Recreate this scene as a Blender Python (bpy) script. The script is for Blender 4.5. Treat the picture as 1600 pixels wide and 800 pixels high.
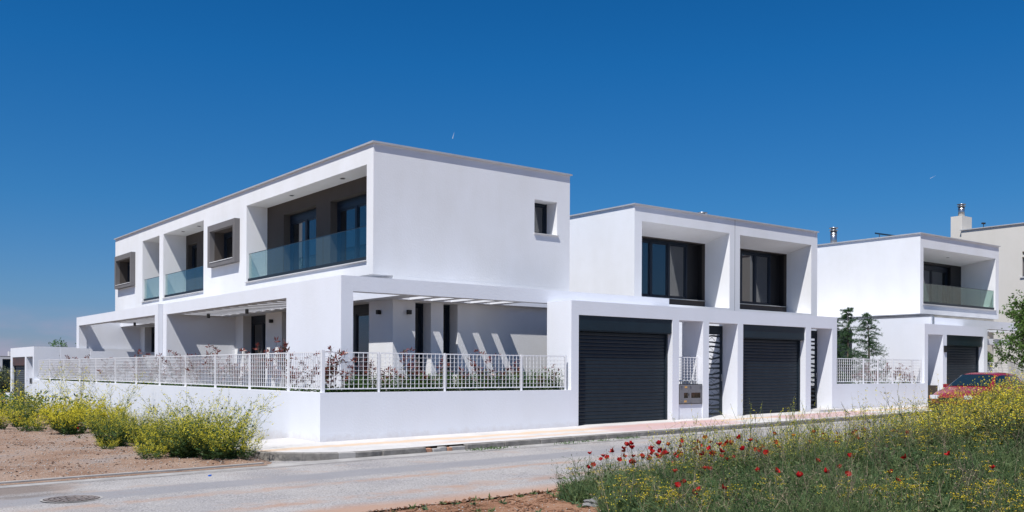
import bpy, bmesh, math, random
import numpy as np
from mathutils import Vector, Matrix
random.seed(7); rng = np.random.default_rng(7)
scene = bpy.context.scene
C = scene.collection
for o in list(bpy.data.objects): bpy.data.objects.remove(o)

# ------------------------------------------------------------------ camera
CAM = (-9.0285, -18.2904, 1.503)
cam_d = bpy.data.cameras.new('camera'); cam = bpy.data.objects.new('camera', cam_d); C.objects.link(cam)
cam_d.sensor_width = 36; cam_d.lens = 1495.0/1600*36
cam_d.shift_y = (580-400)/1600
cam_d.clip_end = 8000; cam_d.clip_start = .1
fx, fy = math.cos(math.radians(52.4)), math.sin(math.radians(52.4))
A = math.radians(52.4)
fwd = Vector((math.cos(A), math.sin(A), 0)); rt = Vector((math.sin(A), -math.cos(A), 0)); up = Vector((0, 0, 1))
K = .0045
r2 = rt*math.cos(K)+up*math.sin(K)
u2 = up*math.cos(K)-rt*math.sin(K)
M = Matrix((r2, u2, -fwd)).transposed().to_4x4(); M.translation = Vector(CAM)
cam.matrix_world = M
scene.camera = cam
scene.render.resolution_x = 1024; scene.render.resolution_y = 512
scene.render.engine = 'CYCLES'

# ------------------------------------------------------------------ light
SD = Vector((-.511, -.26, 1)).normalized()          # towards the sun
sun_d = bpy.data.lights.new('sun', 'SUN'); sun = bpy.data.objects.new('sun', sun_d); C.objects.link(sun)
sun_d.energy = 4.9; sun_d.angle = math.radians(.5); sun_d.color = (1, .965, .92)
sun.rotation_euler = SD.to_track_quat('Z', 'Y').to_euler()
world = bpy.data.worlds.new('World'); scene.world = world; world.use_nodes = True
nt = world.node_tree; nt.nodes.clear()
def N(t, kind, **kw):
    n = t.nodes.new(kind)
    for k, v in kw.items(): setattr(n, k, v)
    return n
out = N(nt, 'ShaderNodeOutputWorld'); bg = N(nt, 'ShaderNodeBackground'); bg.inputs[1].default_value = .1
sky = N(nt, 'ShaderNodeTexSky'); sky.sky_type = 'NISHITA'; sky.sun_disc = False
sky.sun_elevation = math.asin(SD.z); sky.sun_rotation = math.atan2(SD.x, SD.y)
sky.altitude = 50; sky.air_density = 1.0; sky.dust_density = .1; sky.ozone_density = 3.5
hs = N(nt, 'ShaderNodeHueSaturation'); hs.inputs['Saturation'].default_value = 1.0; hs.inputs['Value'].default_value = 1.0
nt.links.new(sky.outputs[0], hs.inputs['Color'])
# low bank of faint cumulus all round the horizon
tc = N(nt, 'ShaderNodeTexCoord'); sep = N(nt, 'ShaderNodeSeparateXYZ'); nt.links.new(tc.outputs['Generated'], sep.inputs[0])
mp = N(nt, 'ShaderNodeMapping'); mp.inputs['Scale'].default_value = (9, 9, 26); nt.links.new(tc.outputs['Generated'], mp.inputs[0])
nz = N(nt, 'ShaderNodeTexNoise'); nz.inputs['Scale'].default_value = 1.6; nz.inputs['Detail'].default_value = 6; nt.links.new(mp.outputs[0], nz.inputs[0])
cr = N(nt, 'ShaderNodeMapRange'); cr.inputs[1].default_value = .44; cr.inputs[2].default_value = .60; nt.links.new(nz.outputs[0], cr.inputs[0])
bd = N(nt, 'ShaderNodeMapRange'); bd.inputs[1].default_value = .062; bd.inputs[2].default_value = .022; nt.links.new(sep.outputs[2], bd.inputs[0])
mu = N(nt, 'ShaderNodeMath', operation='MULTIPLY'); nt.links.new(cr.outputs[0], mu.inputs[0]); nt.links.new(bd.outputs[0], mu.inputs[1])
mu2 = N(nt, 'ShaderNodeMath', operation='MULTIPLY'); nt.links.new(mu.outputs[0], mu2.inputs[0]); mu2.inputs[1].default_value = .6
mx = N(nt, 'ShaderNodeMixRGB'); nt.links.new(mu2.outputs[0], mx.inputs[0]); nt.links.new(hs.outputs[0], mx.inputs[1]); mx.inputs[2].default_value = (3.1, 3.0, 4.2, 1)
# deep polarised blue: absorption that depends only on elevation, the same all round
gr = N(nt, 'ShaderNodeValToRGB'); nt.links.new(sep.outputs[2], gr.inputs[0])
GR = [(0.0, (.42, .41, .64)), (.03, (.30, .38, .62)), (.077, (.247, .415, .644)), (.166, (.145, .44, .70)), (.304, (.065, .44, .76)), (.36, (.05, .42, .74))]
gr.color_ramp.elements[0].position = GR[0][0]; gr.color_ramp.elements[0].color = (*GR[0][1], 1)
gr.color_ramp.elements[1].position = GR[-1][0]; gr.color_ramp.elements[1].color = (*GR[-1][1], 1)
for p_, c_ in GR[1:-1]: e_ = gr.color_ramp.elements.new(p_); e_.color = (*c_, 1)
gm = N(nt, 'ShaderNodeMixRGB'); gm.blend_type = 'MULTIPLY'; gm.inputs[0].default_value = 1
nt.links.new(hs.outputs[0], gm.inputs[1]); nt.links.new(gr.outputs[0], gm.inputs[2]); nt.links.new(gm.outputs[0], mx.inputs[1])
nt.links.new(mx.outputs[0], bg.inputs[0]); nt.links.new(bg.outputs[0], out.inputs[0])
scene.view_settings.view_transform = 'Standard'; scene.view_settings.look = 'None'
scene.view_settings.exposure = .25; scene.view_settings.gamma = 1

# ------------------------------------------------------------------ materials
def mat(name, col, rough=.8, noise=None, bump=None, spec=.3, metal=0, emit=None, coords='world', col2=None):
    """noise=(scale, amount) colour variation; bump=(scale, strength, distance)"""
    m = bpy.data.materials.new(name); m.use_nodes = True; t = m.node_tree; b = t.nodes['Principled BSDF']
    b.inputs['Base Color'].default_value = (*col, 1); b.inputs['Roughness'].default_value = rough
    b.inputs['Specular IOR Level'].default_value = spec; b.inputs['Metallic'].default_value = metal
    pos = None
    if noise or bump:
        if coords == 'world': g = N(t, 'ShaderNodeNewGeometry'); pos = g.outputs['Position']
        else: g = N(t, 'ShaderNodeTexCoord'); pos = g.outputs['Object']
    if noise:
        n = N(t, 'ShaderNodeTexNoise'); n.inputs['Scale'].default_value = noise[0]; n.inputs['Detail'].default_value = 8; n.inputs['Roughness'].default_value = .6
        t.links.new(pos, n.inputs['Vector'])
        mr = N(t, 'ShaderNodeMapRange'); mr.inputs[1].default_value = .3; mr.inputs[2].default_value = .7; t.links.new(n.outputs[0], mr.inputs[0])
        mx = N(t, 'ShaderNodeMixRGB'); t.links.new(mr.outputs[0], mx.inputs[0])
        c2 = col2 or tuple(c*(1-noise[1]) for c in col)
        mx.inputs[1].default_value = (*col, 1); mx.inputs[2].default_value = (*c2, 1)
        t.links.new(mx.outputs[0], b.inputs['Base Color'])
    if bump:
        n = N(t, 'ShaderNodeTexNoise'); n.inputs['Scale'].default_value = bump[0]; n.inputs['Detail'].default_value = 6
        t.links.new(pos, n.inputs['Vector'])
        bp = N(t, 'ShaderNodeBump'); bp.inputs['Strength'].default_value = bump[1]; bp.inputs['Distance'].default_value = bump[2]
        t.links.new(n.outputs[0], bp.inputs['Height']); t.links.new(bp.outputs[0], b.inputs['Normal'])
    return m

def stucco(name, col, streak=.05):
    m = mat(name, col, .92, None, (22, .28, .012), .15); t = m.node_tree; b = t.nodes['Principled BSDF']
    g = N(t, 'ShaderNodeNewGeometry')
    n = N(t, 'ShaderNodeTexNoise'); n.inputs['Scale'].default_value = .9; n.inputs['Detail'].default_value = 9; n.inputs['Roughness'].default_value = .68; t.links.new(g.outputs['Position'], n.inputs['Vector'])
    mp = N(t, 'ShaderNodeMapping'); mp.inputs['Scale'].default_value = (1.4, 1.4, .3); t.links.new(g.outputs['Position'], mp.inputs[0])
    n2 = N(t, 'ShaderNodeTexNoise'); n2.inputs['Scale'].default_value = 1.1; n2.inputs['Detail'].default_value = 5; t.links.new(mp.outputs[0], n2.inputs['Vector'])
    a = N(t, 'ShaderNodeMath', operation='ADD'); t.links.new(n.outputs[0], a.inputs[0]); t.links.new(n2.outputs[0], a.inputs[1])
    mr = N(t, 'ShaderNodeMapRange'); mr.inputs[1].default_value = .75; mr.inputs[2].default_value = 1.3; t.links.new(a.outputs[0], mr.inputs[0])
    mx = N(t, 'ShaderNodeMixRGB'); mx.inputs[1].default_value = (*col, 1); mx.inputs[2].default_value = (*[c*(1-streak*k) for c, k in zip(col, (1, 1.1, 1.4))], 1)
    t.links.new(mr.outputs[0], mx.inputs[0])
    # soil splash along the foot of the walls, ragged upper edge
    sp = N(t, 'ShaderNodeSeparateXYZ'); t.links.new(g.outputs['Position'], sp.inputs[0])
    hg = N(t, 'ShaderNodeMath', operation='MULTIPLY_ADD'); t.links.new(sp.outputs[0], hg.inputs[0]); hg.inputs[1].default_value = -.0155; t.links.new(sp.outputs[2], hg.inputs[2])
    n4 = N(t, 'ShaderNodeTexNoise'); n4.inputs['Scale'].default_value = 5; n4.inputs['Detail'].default_value = 8; n4.inputs['Roughness'].default_value = .75; t.links.new(g.outputs['Position'], n4.inputs['Vector'])
    sb_ = N(t, 'ShaderNodeMath', operation='MULTIPLY_ADD'); t.links.new(n4.outputs[0], sb_.inputs[0]); sb_.inputs[1].default_value = -.45; t.links.new(hg.outputs[0], sb_.inputs[2])
    ms = N(t, 'ShaderNodeMapRange'); ms.inputs[1].default_value = -.08; ms.inputs[2].default_value = -.24; ms.inputs[3].default_value = 0; ms.inputs[4].default_value = .32; t.links.new(sb_.outputs[0], ms.inputs[0])
    m4 = N(t, 'ShaderNodeMixRGB'); t.links.new(ms.outputs[0], m4.inputs[0]); t.links.new(mx.outputs[0], m4.inputs[1]); m4.inputs[2].default_value = (.50, .42, .36, 1)
    t.links.new(m4.outputs[0], b.inputs['Base Color'])
    return m
WHITE = stucco('white_stucco', (.79, .80, .82), .06)
WHITE2 = stucco('smooth_white_paint', (.77, .79, .84), .04)
BEIGE = stucco('beige_stucco', (.66, .63, .575), .05)
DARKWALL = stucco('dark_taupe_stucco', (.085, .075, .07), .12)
GREYFR = stucco('grey_frame_render', (.17, .165, .17), .1)
COPING = mat('pale_metal_coping', (.55, .55, .56), .5, (3, .15), None, .4, .3)
MARBLE = mat('pale_sill_stone', (.62, .61, .6), .5, (6, .1), None, .4)
ANTH = mat('anthracite_metal', (.013, .023, .034), .5, (5, .3), None, .35)
BOXM = mat('anthracite_shutter_box', (.008, .021, .030), .38, (2, .3), None, .5)
FRAME = mat('dark_window_frame', (.012, .02, .034), .4, None, None, .3)
BLACK = mat('black_metal', (.012, .012, .013), .5, None, None, .4)
STEEL = mat('steel', (.5, .51, .52), .3, (8, .2), None, .5, .9)
FENCEW = mat('white_fence_paint', (.78, .78, .80), .45, (3, .06), None, .4)
CABG = mat('grey_cabinet', (.19, .19, .2), .45, (4, .1), None, .5)
LABELM = mat('cabinet_label', (.6, .35, .12), .6)
CONC = mat('concrete', (.40, .385, .37), .9, (2.5, .35), (25, .4, .01), .2)
KERB = mat('kerb_concrete', (.27, .255, .235), .95, (5, .45), (18, .6, .02), .15)
BRICK = mat('orange_brick', (.48, .27, .18), .95, (9, .35), (30, .6, .01), .1)
SOIL = mat('planting_soil', (.09, .07, .05), .95, (5, .3))
ROCK = mat('grey_limestone', (.34, .335, .33), .95, (9, .55), (22, 1.0, .05), .1)
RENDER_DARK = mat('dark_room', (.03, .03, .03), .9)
CURT = mat('pale_curtain', (.42, .40, .37), .9, (3, .1))

def glassmat(name, tint, fres=1.5, dark=(.012, .014, .016), trans=0.0):
    m = bpy.data.materials.new(name); m.use_nodes = True; t = m.node_tree; t.nodes.clear()
    o = N(t, 'ShaderNodeOutputMaterial'); f = N(t, 'ShaderNodeFresnel'); f.inputs[0].default_value = fres
    gl = N(t, 'ShaderNodeBsdfGlossy'); gl.inputs['Roughness'].default_value = .015; gl.inputs['Color'].default_value = (.95, .97, 1, 1)
    if trans:
        g_ = N(t, 'ShaderNodeNewGeometry'); q = N(t, 'ShaderNodeMapRange'); q.inputs[3].default_value = fres; q.inputs[4].default_value = 1/fres
        t.links.new(g_.outputs['Backfacing'], q.inputs[0]); t.links.new(q.outputs[0], f.inputs[0])
    if trans: base = N(t, 'ShaderNodeBsdfTransparent'); base.inputs[0].default_value = (*tint, 1)
    else: base = N(t, 'ShaderNodeBsdfDiffuse'); base.inputs[0].default_value = (*dark, 1)
    mx = N(t, 'ShaderNodeMixShader'); t.links.new(f.outputs[0], mx.inputs[0]); t.links.new(base.outputs[0], mx.inputs[1]); t.links.new(gl.outputs[0], mx.inputs[2])
    t.links.new(mx.outputs[0], o.inputs[0]); return m
PANE = glassmat('window_glass', (1, 1, 1), 2.1)
BALG = glassmat('green_tinted_balcony_glass', (.76, .86, .855), 1.45, trans=1)
CARG = glassmat('car_glass', (1, 1, 1), 1.6, (.01, .022, .03))

# ------------------------------------------------------------------ mesh helpers
class MB:
    def __init__(s): s.v = []; s.f = []; s.m = []
    def quad(s, a, b, c, d, m=0):
        i = len(s.v); s.v += [a, b, c, d]; s.f.append((i, i+1, i+2, i+3)); s.m.append(m)
    def poly(s, pts, m=0):
        i = len(s.v); s.v += list(pts); s.f.append(tuple(range(i, i+len(pts)))); s.m.append(m)
    def box(s, x0, x1, y0, y1, z0, z1, m=0):
        if x0 > x1: x0, x1 = x1, x0
        if y0 > y1: y0, y1 = y1, y0
        i = len(s.v)
        s.v += [(x0, y0, z0), (x1, y0, z0), (x1, y1, z0), (x0, y1, z0), (x0, y0, z1), (x1, y0, z1), (x1, y1, z1), (x0, y1, z1)]
        for f in ((0, 3, 2, 1), (4, 5, 6, 7), (0, 1, 5, 4), (1, 2, 6, 5), (2, 3, 7, 6), (3, 0, 4, 7)): s.f.append(tuple(i+k for k in f)); s.m.append(m)
        return s
    def cyl(s, p0, p1, r0, r1=None, n=10, caps=True, m=0):
        r1 = r0 if r1 is None else r1
        p0 = Vector(p0); p1 = Vector(p1); d = (p1-p0).normalized(); a = d.orthogonal().normalized(); b = d.cross(a)
        i = len(s.v)
        for p, r in ((p0, r0), (p1, r1)):
            for k in range(n):
                t = 2*math.pi*k/n; s.v.append(tuple(p+a*r*math.cos(t)+b*r*math.sin(t)))
        for k in range(n): s.f.append((i+k, i+(k+1) % n, i+n+(k+1) % n, i+n+k)); s.m.append(m)
        if caps: s.f.append(tuple(i+n-1-k for k in range(n))); s.m.append(m); s.f.append(tuple(i+n+k for k in range(n))); s.m.append(m)
        return s
    def tube(s, pts, r, n=6, m=0):
        for a, b in zip(pts[:-1], pts[1:]): s.cyl(a, b, r, r, n, True, m)
        return s
    def wall(s, ax, f, bk, a0, a1, z0, z1, holes=(), m=0):
        """wall slab; ax='x': faces at x=f (outside) and x=bk, spans y a0..a1; ax='y' likewise; ax='z': horizontal slab top/bottom, holes as (x0,x1,y0,y1), spans x a0..a1,y z0..z1. One watertight shell with holes."""
        us = sorted(set([a0, a1]+[h for q in holes for h in q[:2]])); vs = sorted(set([z0, z1]+[h for q in holes for h in q[2:4]]))
        us = [u for u in us if a0 <= u <= a1]; vs = [v for v in vs if z0 <= v <= z1]
        def solid(i, j):
            if i < 0 or j < 0 or i >= len(us)-1 or j >= len(vs)-1: return False
            u = (us[i]+us[i+1])/2; v = (vs[j]+vs[j+1])/2
            return not any(q[0] < u < q[1] and q[2] < v < q[3] for q in holes)
        P = {'x': lambda d, u, v: (d, u, v), 'y': lambda d, u, v: (u, d, v), 'z': lambda d, u, v: (u, v, d)}[ax]
        for i in range(len(us)-1):
            for j in range(len(vs)-1):
                if not solid(i, j): continue
                u0, u1, v0, v1 = us[i], us[i+1], vs[j], vs[j+1]
                for d in (f, bk): s.quad(P(d, u0, v0), P(d, u1, v0), P(d, u1, v1), P(d, u0, v1), m)
                if not solid(i-1, j): s.quad(P(f, u0, v0), P(f, u0, v1), P(bk, u0, v1), P(bk, u0, v0), m)
                if not solid(i+1, j): s.quad(P(f, u1, v0), P(f, u1, v1), P(bk, u1, v1), P(bk, u1, v0), m)
                if not solid(i, j-1): s.quad(P(f, u0, v0), P(f, u1, v0), P(bk, u1, v0), P(bk, u0, v0), m)
                if not solid(i, j+1): s.quad(P(f, u0, v1), P(f, u1, v1), P(bk, u1, v1), P(bk, u0, v1), m)
        return s
    def mesh(s, name, mats, smooth=False, fix=False):
        me = bpy.data.meshes.new(name); me.from_pydata([tuple(v) for v in s.v], [], s.f)
        for mm in (mats if isinstance(mats, (list, tuple)) else [mats]): me.materials.append(mm)
        if any(s.m): me.polygons.foreach_set('material_index', s.m)
        if fix:
            bm = bmesh.new(); bm.from_mesh(me); bmesh.ops.remove_doubles(bm, verts=bm.verts, dist=.0005); bmesh.ops.recalc_face_normals(bm, faces=bm.faces); bm.to_mesh(me); bm.free()
        if smooth: me.polygons.foreach_set('use_smooth', [True]*len(me.polygons))
        me.update(); return me
    def build(s, name, mats, parent=None, smooth=False, fix=True):
        return link(name, s.mesh(name, mats, smooth, fix), parent)

def wloc(o):
    l = Vector(o.location)
    while o.parent: o = o.parent; l += Vector(o.location)
    return l
def link(name, me, parent=None, loc=None, rz=0, sc=1):
    """parts built in world coordinates keep their place; parts given loc are local to the parent"""
    o = bpy.data.objects.new(name, me); C.objects.link(o)
    if parent is not None:
        o.parent = parent
        if loc is None: o.location = -wloc(parent)
        else: o.location = loc
    elif loc is not None: o.location = loc
    o.rotation_euler = (0, 0, rz); o.scale = (sc, sc, sc)
    return o
def tag(o, label=None, cat=None, group=None, kind=None):
    if label: o['label'] = label
    if cat: o['category'] = cat
    if group: o['group'] = group
    if kind: o['kind'] = kind
    return o
def thing(name, loc, label, cat, group=None, rz=0):
    o = bpy.data.objects.new(name, None); C.objects.link(o); o.location = loc; o.rotation_euler = (0, 0, rz); o.empty_display_size = .2
    return tag(o, label, cat, group)
def B(name, m, parent, *box, label=None):
    o = MB().box(*box).build(name, m, parent)
    if label: o['label'] = label
    return o
def strips(P, T, Wd, nseg_pts):   # placeholder for vectorised ribbons
    pass

def np_mesh(name, verts, faces, mats, midx=None, smooth=False):
    """verts (n,3) array, faces (m,k) array with k = 3 or 4"""
    me = bpy.data.meshes.new(name); nv = len(verts); nf, k = faces.shape
    me.vertices.add(nv); me.vertices.foreach_set('co', verts.astype(np.float32).ravel())
    me.loops.add(nf*k); me.loops.foreach_set('vertex_index', faces.astype(np.int32).ravel())
    me.polygons.add(nf); me.polygons.foreach_set('loop_start', np.arange(0, nf*k, k, dtype=np.int32))
    try: me.polygons.foreach_set('loop_total', np.full(nf, k, dtype=np.int32))
    except Exception: pass
    for mm in mats: me.materials.append(mm)
    if midx is not None: me.polygons.foreach_set('material_index', midx.astype(np.int32))
    me.update(calc_edges=True); return me

# ------------------------------------------------------------------ ground heights
def zr(x): return .0155*min(max(x, -40), 60)-.2       # road
def zp(x, y): return .0155*min(max(x, -40), 60)+.04*max(min(y, 0), -1.85)   # pavement
def sm(a, b, x):
    t = min(max((x-a)/(b-a), 0), 1); return t*t*(3-2*t)
def zf(x, y):                                          # flower field (south of the road)
    d = -7.7-y
    e = sm(0, 2.6, d)
    m = .10+.48*sm(0, 11, x)*sm(0, 5, d)+.05*math.sin(x*.9+y*.7)+.03*math.sin(2.1*x-1.7*y)
    return zr(x)+.02+e*m
YE = -7.7
def edge(x): return YE+.12*math.sin(x*1.3)+.08*math.sin(x*3.1+1)

def grid_sheet(name, xs, ys, zfun, m, kind='structure'):
    nx, ny = len(xs), len(ys)
    V = np.array([(x, y, zfun(x, y)) for y in ys for x in xs]); 
    F = np.array([(j*nx+i, j*nx+i+1, (j+1)*nx+i+1, (j+1)*nx+i) for j in range(ny-1) for i in range(nx-1)])
    me = np_mesh(name, V, F, [m]); me.polygons.foreach_set('use_smooth', [True]*len(me.polygons))
    return tag(link(name, me), kind=kind)

# ground materials
def ground_mat(name, stops, scale, bump, speck=None, spec=.15):
    m = bpy.data.materials.new(name); m.use_nodes = True; t = m.node_tree; b = t.nodes['Principled BSDF']; b.inputs['Roughness'].default_value = .95; b.inputs['Specular IOR Level'].default_value = spec
    g = N(t, 'ShaderNodeNewGeometry'); n = N(t, 'ShaderNodeTexNoise'); n.inputs['Scale'].default_value = scale; n.inputs['Detail'].default_value = 10; n.inputs['Roughness'].default_value = .65
    t.links.new(g.outputs['Position'], n.inputs['Vector'])
    r = N(t, 'ShaderNodeValToRGB'); r.color_ramp.elements[0].position = stops[0][0]; r.color_ramp.elements[0].color = (*stops[0][1], 1)
    r.color_ramp.elements[1].position = stops[-1][0]; r.color_ramp.elements[1].color = (*stops[-1][1], 1)
    for p, c in stops[1:-1]: e = r.color_ramp.elements.new(p); e.color = (*c, 1)
    t.links.new(n.outputs[0], r.inputs[0]); last = r.outputs[0]
    if speck:   # (scale, threshold, colour, amount)
        for sc_, th, c, am in speck:
            v = N(t, 'ShaderNodeTexNoise'); v.inputs['Scale'].default_value = sc_; v.inputs['Detail'].default_value = 3; t.links.new(g.outputs['Position'], v.inputs['Vector'])
            mr = N(t, 'ShaderNodeMapRange'); mr.inputs[1].default_value = th; mr.inputs[2].default_value = th+.06; mr.inputs[4].default_value = am; t.links.new(v.outputs[0], mr.inputs[0])
            mx = N(t, 'ShaderNodeMixRGB'); t.links.new(mr.outputs[0], mx.inputs[0]); t.links.new(last, mx.inputs[1]); mx.inputs[2].default_value = (*c, 1); last = mx.outputs[0]
    t.links.new(last, b.inputs['Base Color'])
    n3 = N(t, 'ShaderNodeTexNoise'); n3.inputs['Scale'].default_value = bump[0]; n3.inputs['Detail'].default_value = 8; t.links.new(g.outputs['Position'], n3.inputs['Vector'])
    bp = N(t, 'ShaderNodeBump'); bp.inputs['Strength'].default_value = bump[1]; bp.inputs['Distance'].default_value = bump[2]; t.links.new(n3.outputs[0], bp.inputs['Height']); t.links.new(bp.outputs[0], b.inputs['Normal'])
    return m, t, b, last, g

def band_mask(t, g, axis, c0, hw, soft, nscale, namp, extra=None):
    """soft band round axis value c0 with noisy edges, returns a socket 0..1"""
    sp = N(t, 'ShaderNodeSeparateXYZ'); t.links.new(g.outputs['Position'], sp.inputs[0])
    n = N(t, 'ShaderNodeTexNoise'); n.inputs['Scale'].default_value = nscale; n.inputs['Detail'].default_value = 6; n.inputs['Roughness'].default_value = .7; t.links.new(g.outputs['Position'], n.inputs['Vector'])
    ns = N(t, 'ShaderNodeMath', operation='MULTIPLY_ADD'); t.links.new(n.outputs[0], ns.inputs[0]); ns.inputs[1].default_value = namp*2; ns.inputs[2].default_value = -namp
    a = N(t, 'ShaderNodeMath', operation='ADD'); t.links.new(sp.outputs[axis], a.inputs[0]); t.links.new(ns.outputs[0], a.inputs[1])
    s = N(t, 'ShaderNodeMath', operation='SUBTRACT'); t.links.new(a.outputs[0], s.inputs[0]); s.inputs[1].default_value = c0
    ab = N(t, 'ShaderNodeMath', operation='ABSOLUTE'); t.links.new(s.outputs[0], ab.inputs[0])
    mr = N(t, 'ShaderNodeMapRange'); mr.inputs[1].default_value = hw+soft; mr.inputs[2].default_value = hw; t.links.new(ab.outputs[0], mr.inputs[0])
    return mr.outputs[0]
def mul(t, a, b_):
    m = N(t, 'ShaderNodeMath', operation='MULTIPLY')
    for i, x in enumerate((a, b_)):
        if isinstance(x, (int, float)): m.inputs[i].default_value = x
        else: t.links.new(x, m.inputs[i])
    return m.outputs[0]
def over(t, b, last, fac, col):
    mx = N(t, 'ShaderNodeMixRGB'); t.links.new(fac, mx.inputs[0]); t.links.new(last, mx.inputs[1]); mx.inputs[2].default_value = (*col, 1)
    t.links.new(mx.outputs[0], b.inputs['Base Color']); return mx.outputs[0]

ROAD, t, b, last, g = ground_mat('worn_asphalt', [(.3, (.25, .24, .245)), (.5, (.325, .31, .30)), (.7, (.385, .365, .35))], .8, (45, .7, .018),
    speck=[(34, .56, (.46, .44, .44), .8), (40, .57, (.12, .115, .12), .75), (1.3, .60, (.36, .29, .25), .5)])
last = over(t, b, last, mul(t, band_mask(t, g, 1, -3.95, .32, .2, 1.2, .25), .75), (.235, .235, .25))
def patchy(t, g, sc_, lo, hi):
    n = N(t, 'ShaderNodeTexNoise'); n.inputs['Scale'].default_value = sc_; n.inputs['Detail'].default_value = 7; n.inputs['Roughness'].default_value = .7; t.links.new(g.outputs['Position'], n.inputs['Vector'])
    m = N(t, 'ShaderNodeMapRange'); m.inputs[1].default_value = lo; m.inputs[2].default_value = hi; t.links.new(n.outputs[0], m.inputs[0]); return m.outputs[0]
last = over(t, b, last, mul(t, mul(t, band_mask(t, g, 1, -4.95, .02, .2, 2.6, .22), patchy(t, g, 2.2, .38, .58)), .75), (.37, .235, .165))
last = over(t, b, last, mul(t, patchy(t, g, .45, .55, .68), .35), (.37, .31, .27))
last = over(t, b, last, mul(t, mul(t, band_mask(t, g, 1, -6.55, .03, .34, 2.2, .45), patchy(t, g, 1.7, .42, .62)), .75), (.36, .23, .165))
last = over(t, b, last, mul(t, band_mask(t, g, 1, -7.75, .28, .45, .9, .35), .85), (.38, .24, .17))
last = over(t, b, last, mul(t, mul(t, band_mask(t, g, 1, -2.26, .010, .03, 1.6, .09), patchy(t, g, 3., .36, .5)), .85), (.10, .085, .075))
last = over(t, b, last, mul(t, mul(t, band_mask(t, g, 1, -4.4, .004, .012, 1.1, .9), patchy(t, g, .8, .48, .54)), .45), (.15, .14, .14))
last = over(t, b, last, mul(t, patchy(t, g, .28, .52, .60), .3), (.24, .235, .245))
sp2 = band_mask(t, g, 0, -7.0, 1.1, .8, .7, .9)
last = over(t, b, last, mul(t, mul(t, sp2, band_mask(t, g, 1, -2.55, .35, .35, .9, .45)), .8), (.17, .135, .115))
last = over(t, b, last, mul(t, mul(t, sp2, band_mask(t, g, 1, -3.35, .05, .25, 1.2, .5)), .7), (.14, .12, .11))

PAVE, t, b, last, g = ground_mat('pale_pavement_concrete', [(.3, (.47, .455, .44)), (.6, (.56, .545, .53)), (.8, (.40, .37, .34))], 1.2, (40, .4, .006),
    speck=[(9, .64, (.45, .40, .35), .5)])
last = over(t, b, last, mul(t, band_mask(t, g, 1, -.70, .10, .14, .9, .28), .85), (.57, .42, .29))
last = over(t, b, last, mul(t, mul(t, band_mask(t, g, 1, -1.30, .06, .12, 1.3, .25), band_mask(t, g, 0, 4.6, 1.9, 1.2, .5, .8)), .7), (.56, .40, .29))
last = over(t, b, last, mul(t, mul(t, band_mask(t, g, 1, -.95, .55, .12, 1.3, .3), band_mask(t, g, 0, 9.6, 2.0, .6, .6, .9)), .8), (.47, .31, .305))
last = over(t, b, last, mul(t, mul(t, band_mask(t, g, 1, -1.0, .45, .2, 1.3, .3), band_mask(t, g, 0, 16.4, 1.9, .6, .6, .9)), .8), (.46, .31, .31))
DIRT, t, b, last, g = ground_mat('reddish_dirt', [(.30, (.13, .075, .05)), (.44, (.23, .145, .10)), (.55, (.29, .205, .155)), (.64, (.24, .20, .18)), (.74, (.42, .34, .29))], .55, (22, .8, .04),
    speck=[(38, .62, (.60, .56, .52), .75), (14, .66, (.20, .17, .15), .6), (60, .60, (.16, .10, .07), .5)])
FIELD, t, b, last, g = ground_mat('field_earth', [(.3, (.15, .075, .04)), (.5, (.26, .135, .08)), (.75, (.33, .20, .13))], 1.8, (16, .9, .05),
    speck=[(30, .60, (.40, .27, .19), .7), (45, .6, (.09, .05, .03), .6)])
FAR, *_ = ground_mat('far_scrub_ground', [(.35, (.08, .10, .04)), (.7, (.22, .19, .10))], .05, (3, .5, .1))

# ground sheets
tag(MB().box(-3000, 3000, -3000, 3000, -3, -1.05).build('far_ground', FAR), kind='structure')
xsr = [-60+3*i for i in range(47)]
grid_sheet('road', xsr, [-7.8, -6, -4, -2.5, -1.2, 2.5], lambda x, y: zr(x), ROAD)
fx_ = [-60, -45, -30, -20]+[-14+.35*i for i in range(140)]+[40, 50, 65, 80]
fy_ = [-60, -45, -32, -24]+[-20+.35*i for i in range(35)]+[-7.78]
def zfield(x, y):
    if y > -7.9: return zr(x)-.03
    r = .035*math.sin(7*x+3*y)*math.sin(5*y-2*x)+.02*math.sin(13*x)*math.sin(11*y)
    return zf(x, y)+r*.8
grid_sheet('field', fx_, sorted(fy_), zfield, FIELD)
def zd(x, y):
    t = sm(-1.95, -1.2, y)
    return zr(x)+.02+.08*t+.025*math.sin(x*1.7+y*.9)*t+.012*math.sin(6*x+2*y)*math.sin(5*y)*t
grid_sheet('dirt_lot', [-60, -45, -30, -20]+[-14+.4*i for i in range(32)]+[-1.5], [-1.95+.3*i for i in range(40)]+[12, 16, 22, 30, 45, 60, 90], lambda x, y: zd(x, y)-(.12*sm(-1.9, -1.6, x) if y < 1 else 0), DIRT)
# base earth below the plots
grid_sheet('plot_ground', [.1+4*i for i in range(17)], [.1, 2, 10, 30, 60, 90], lambda x, y: .0155*max(x, 0)-.17, SOIL)

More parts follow.
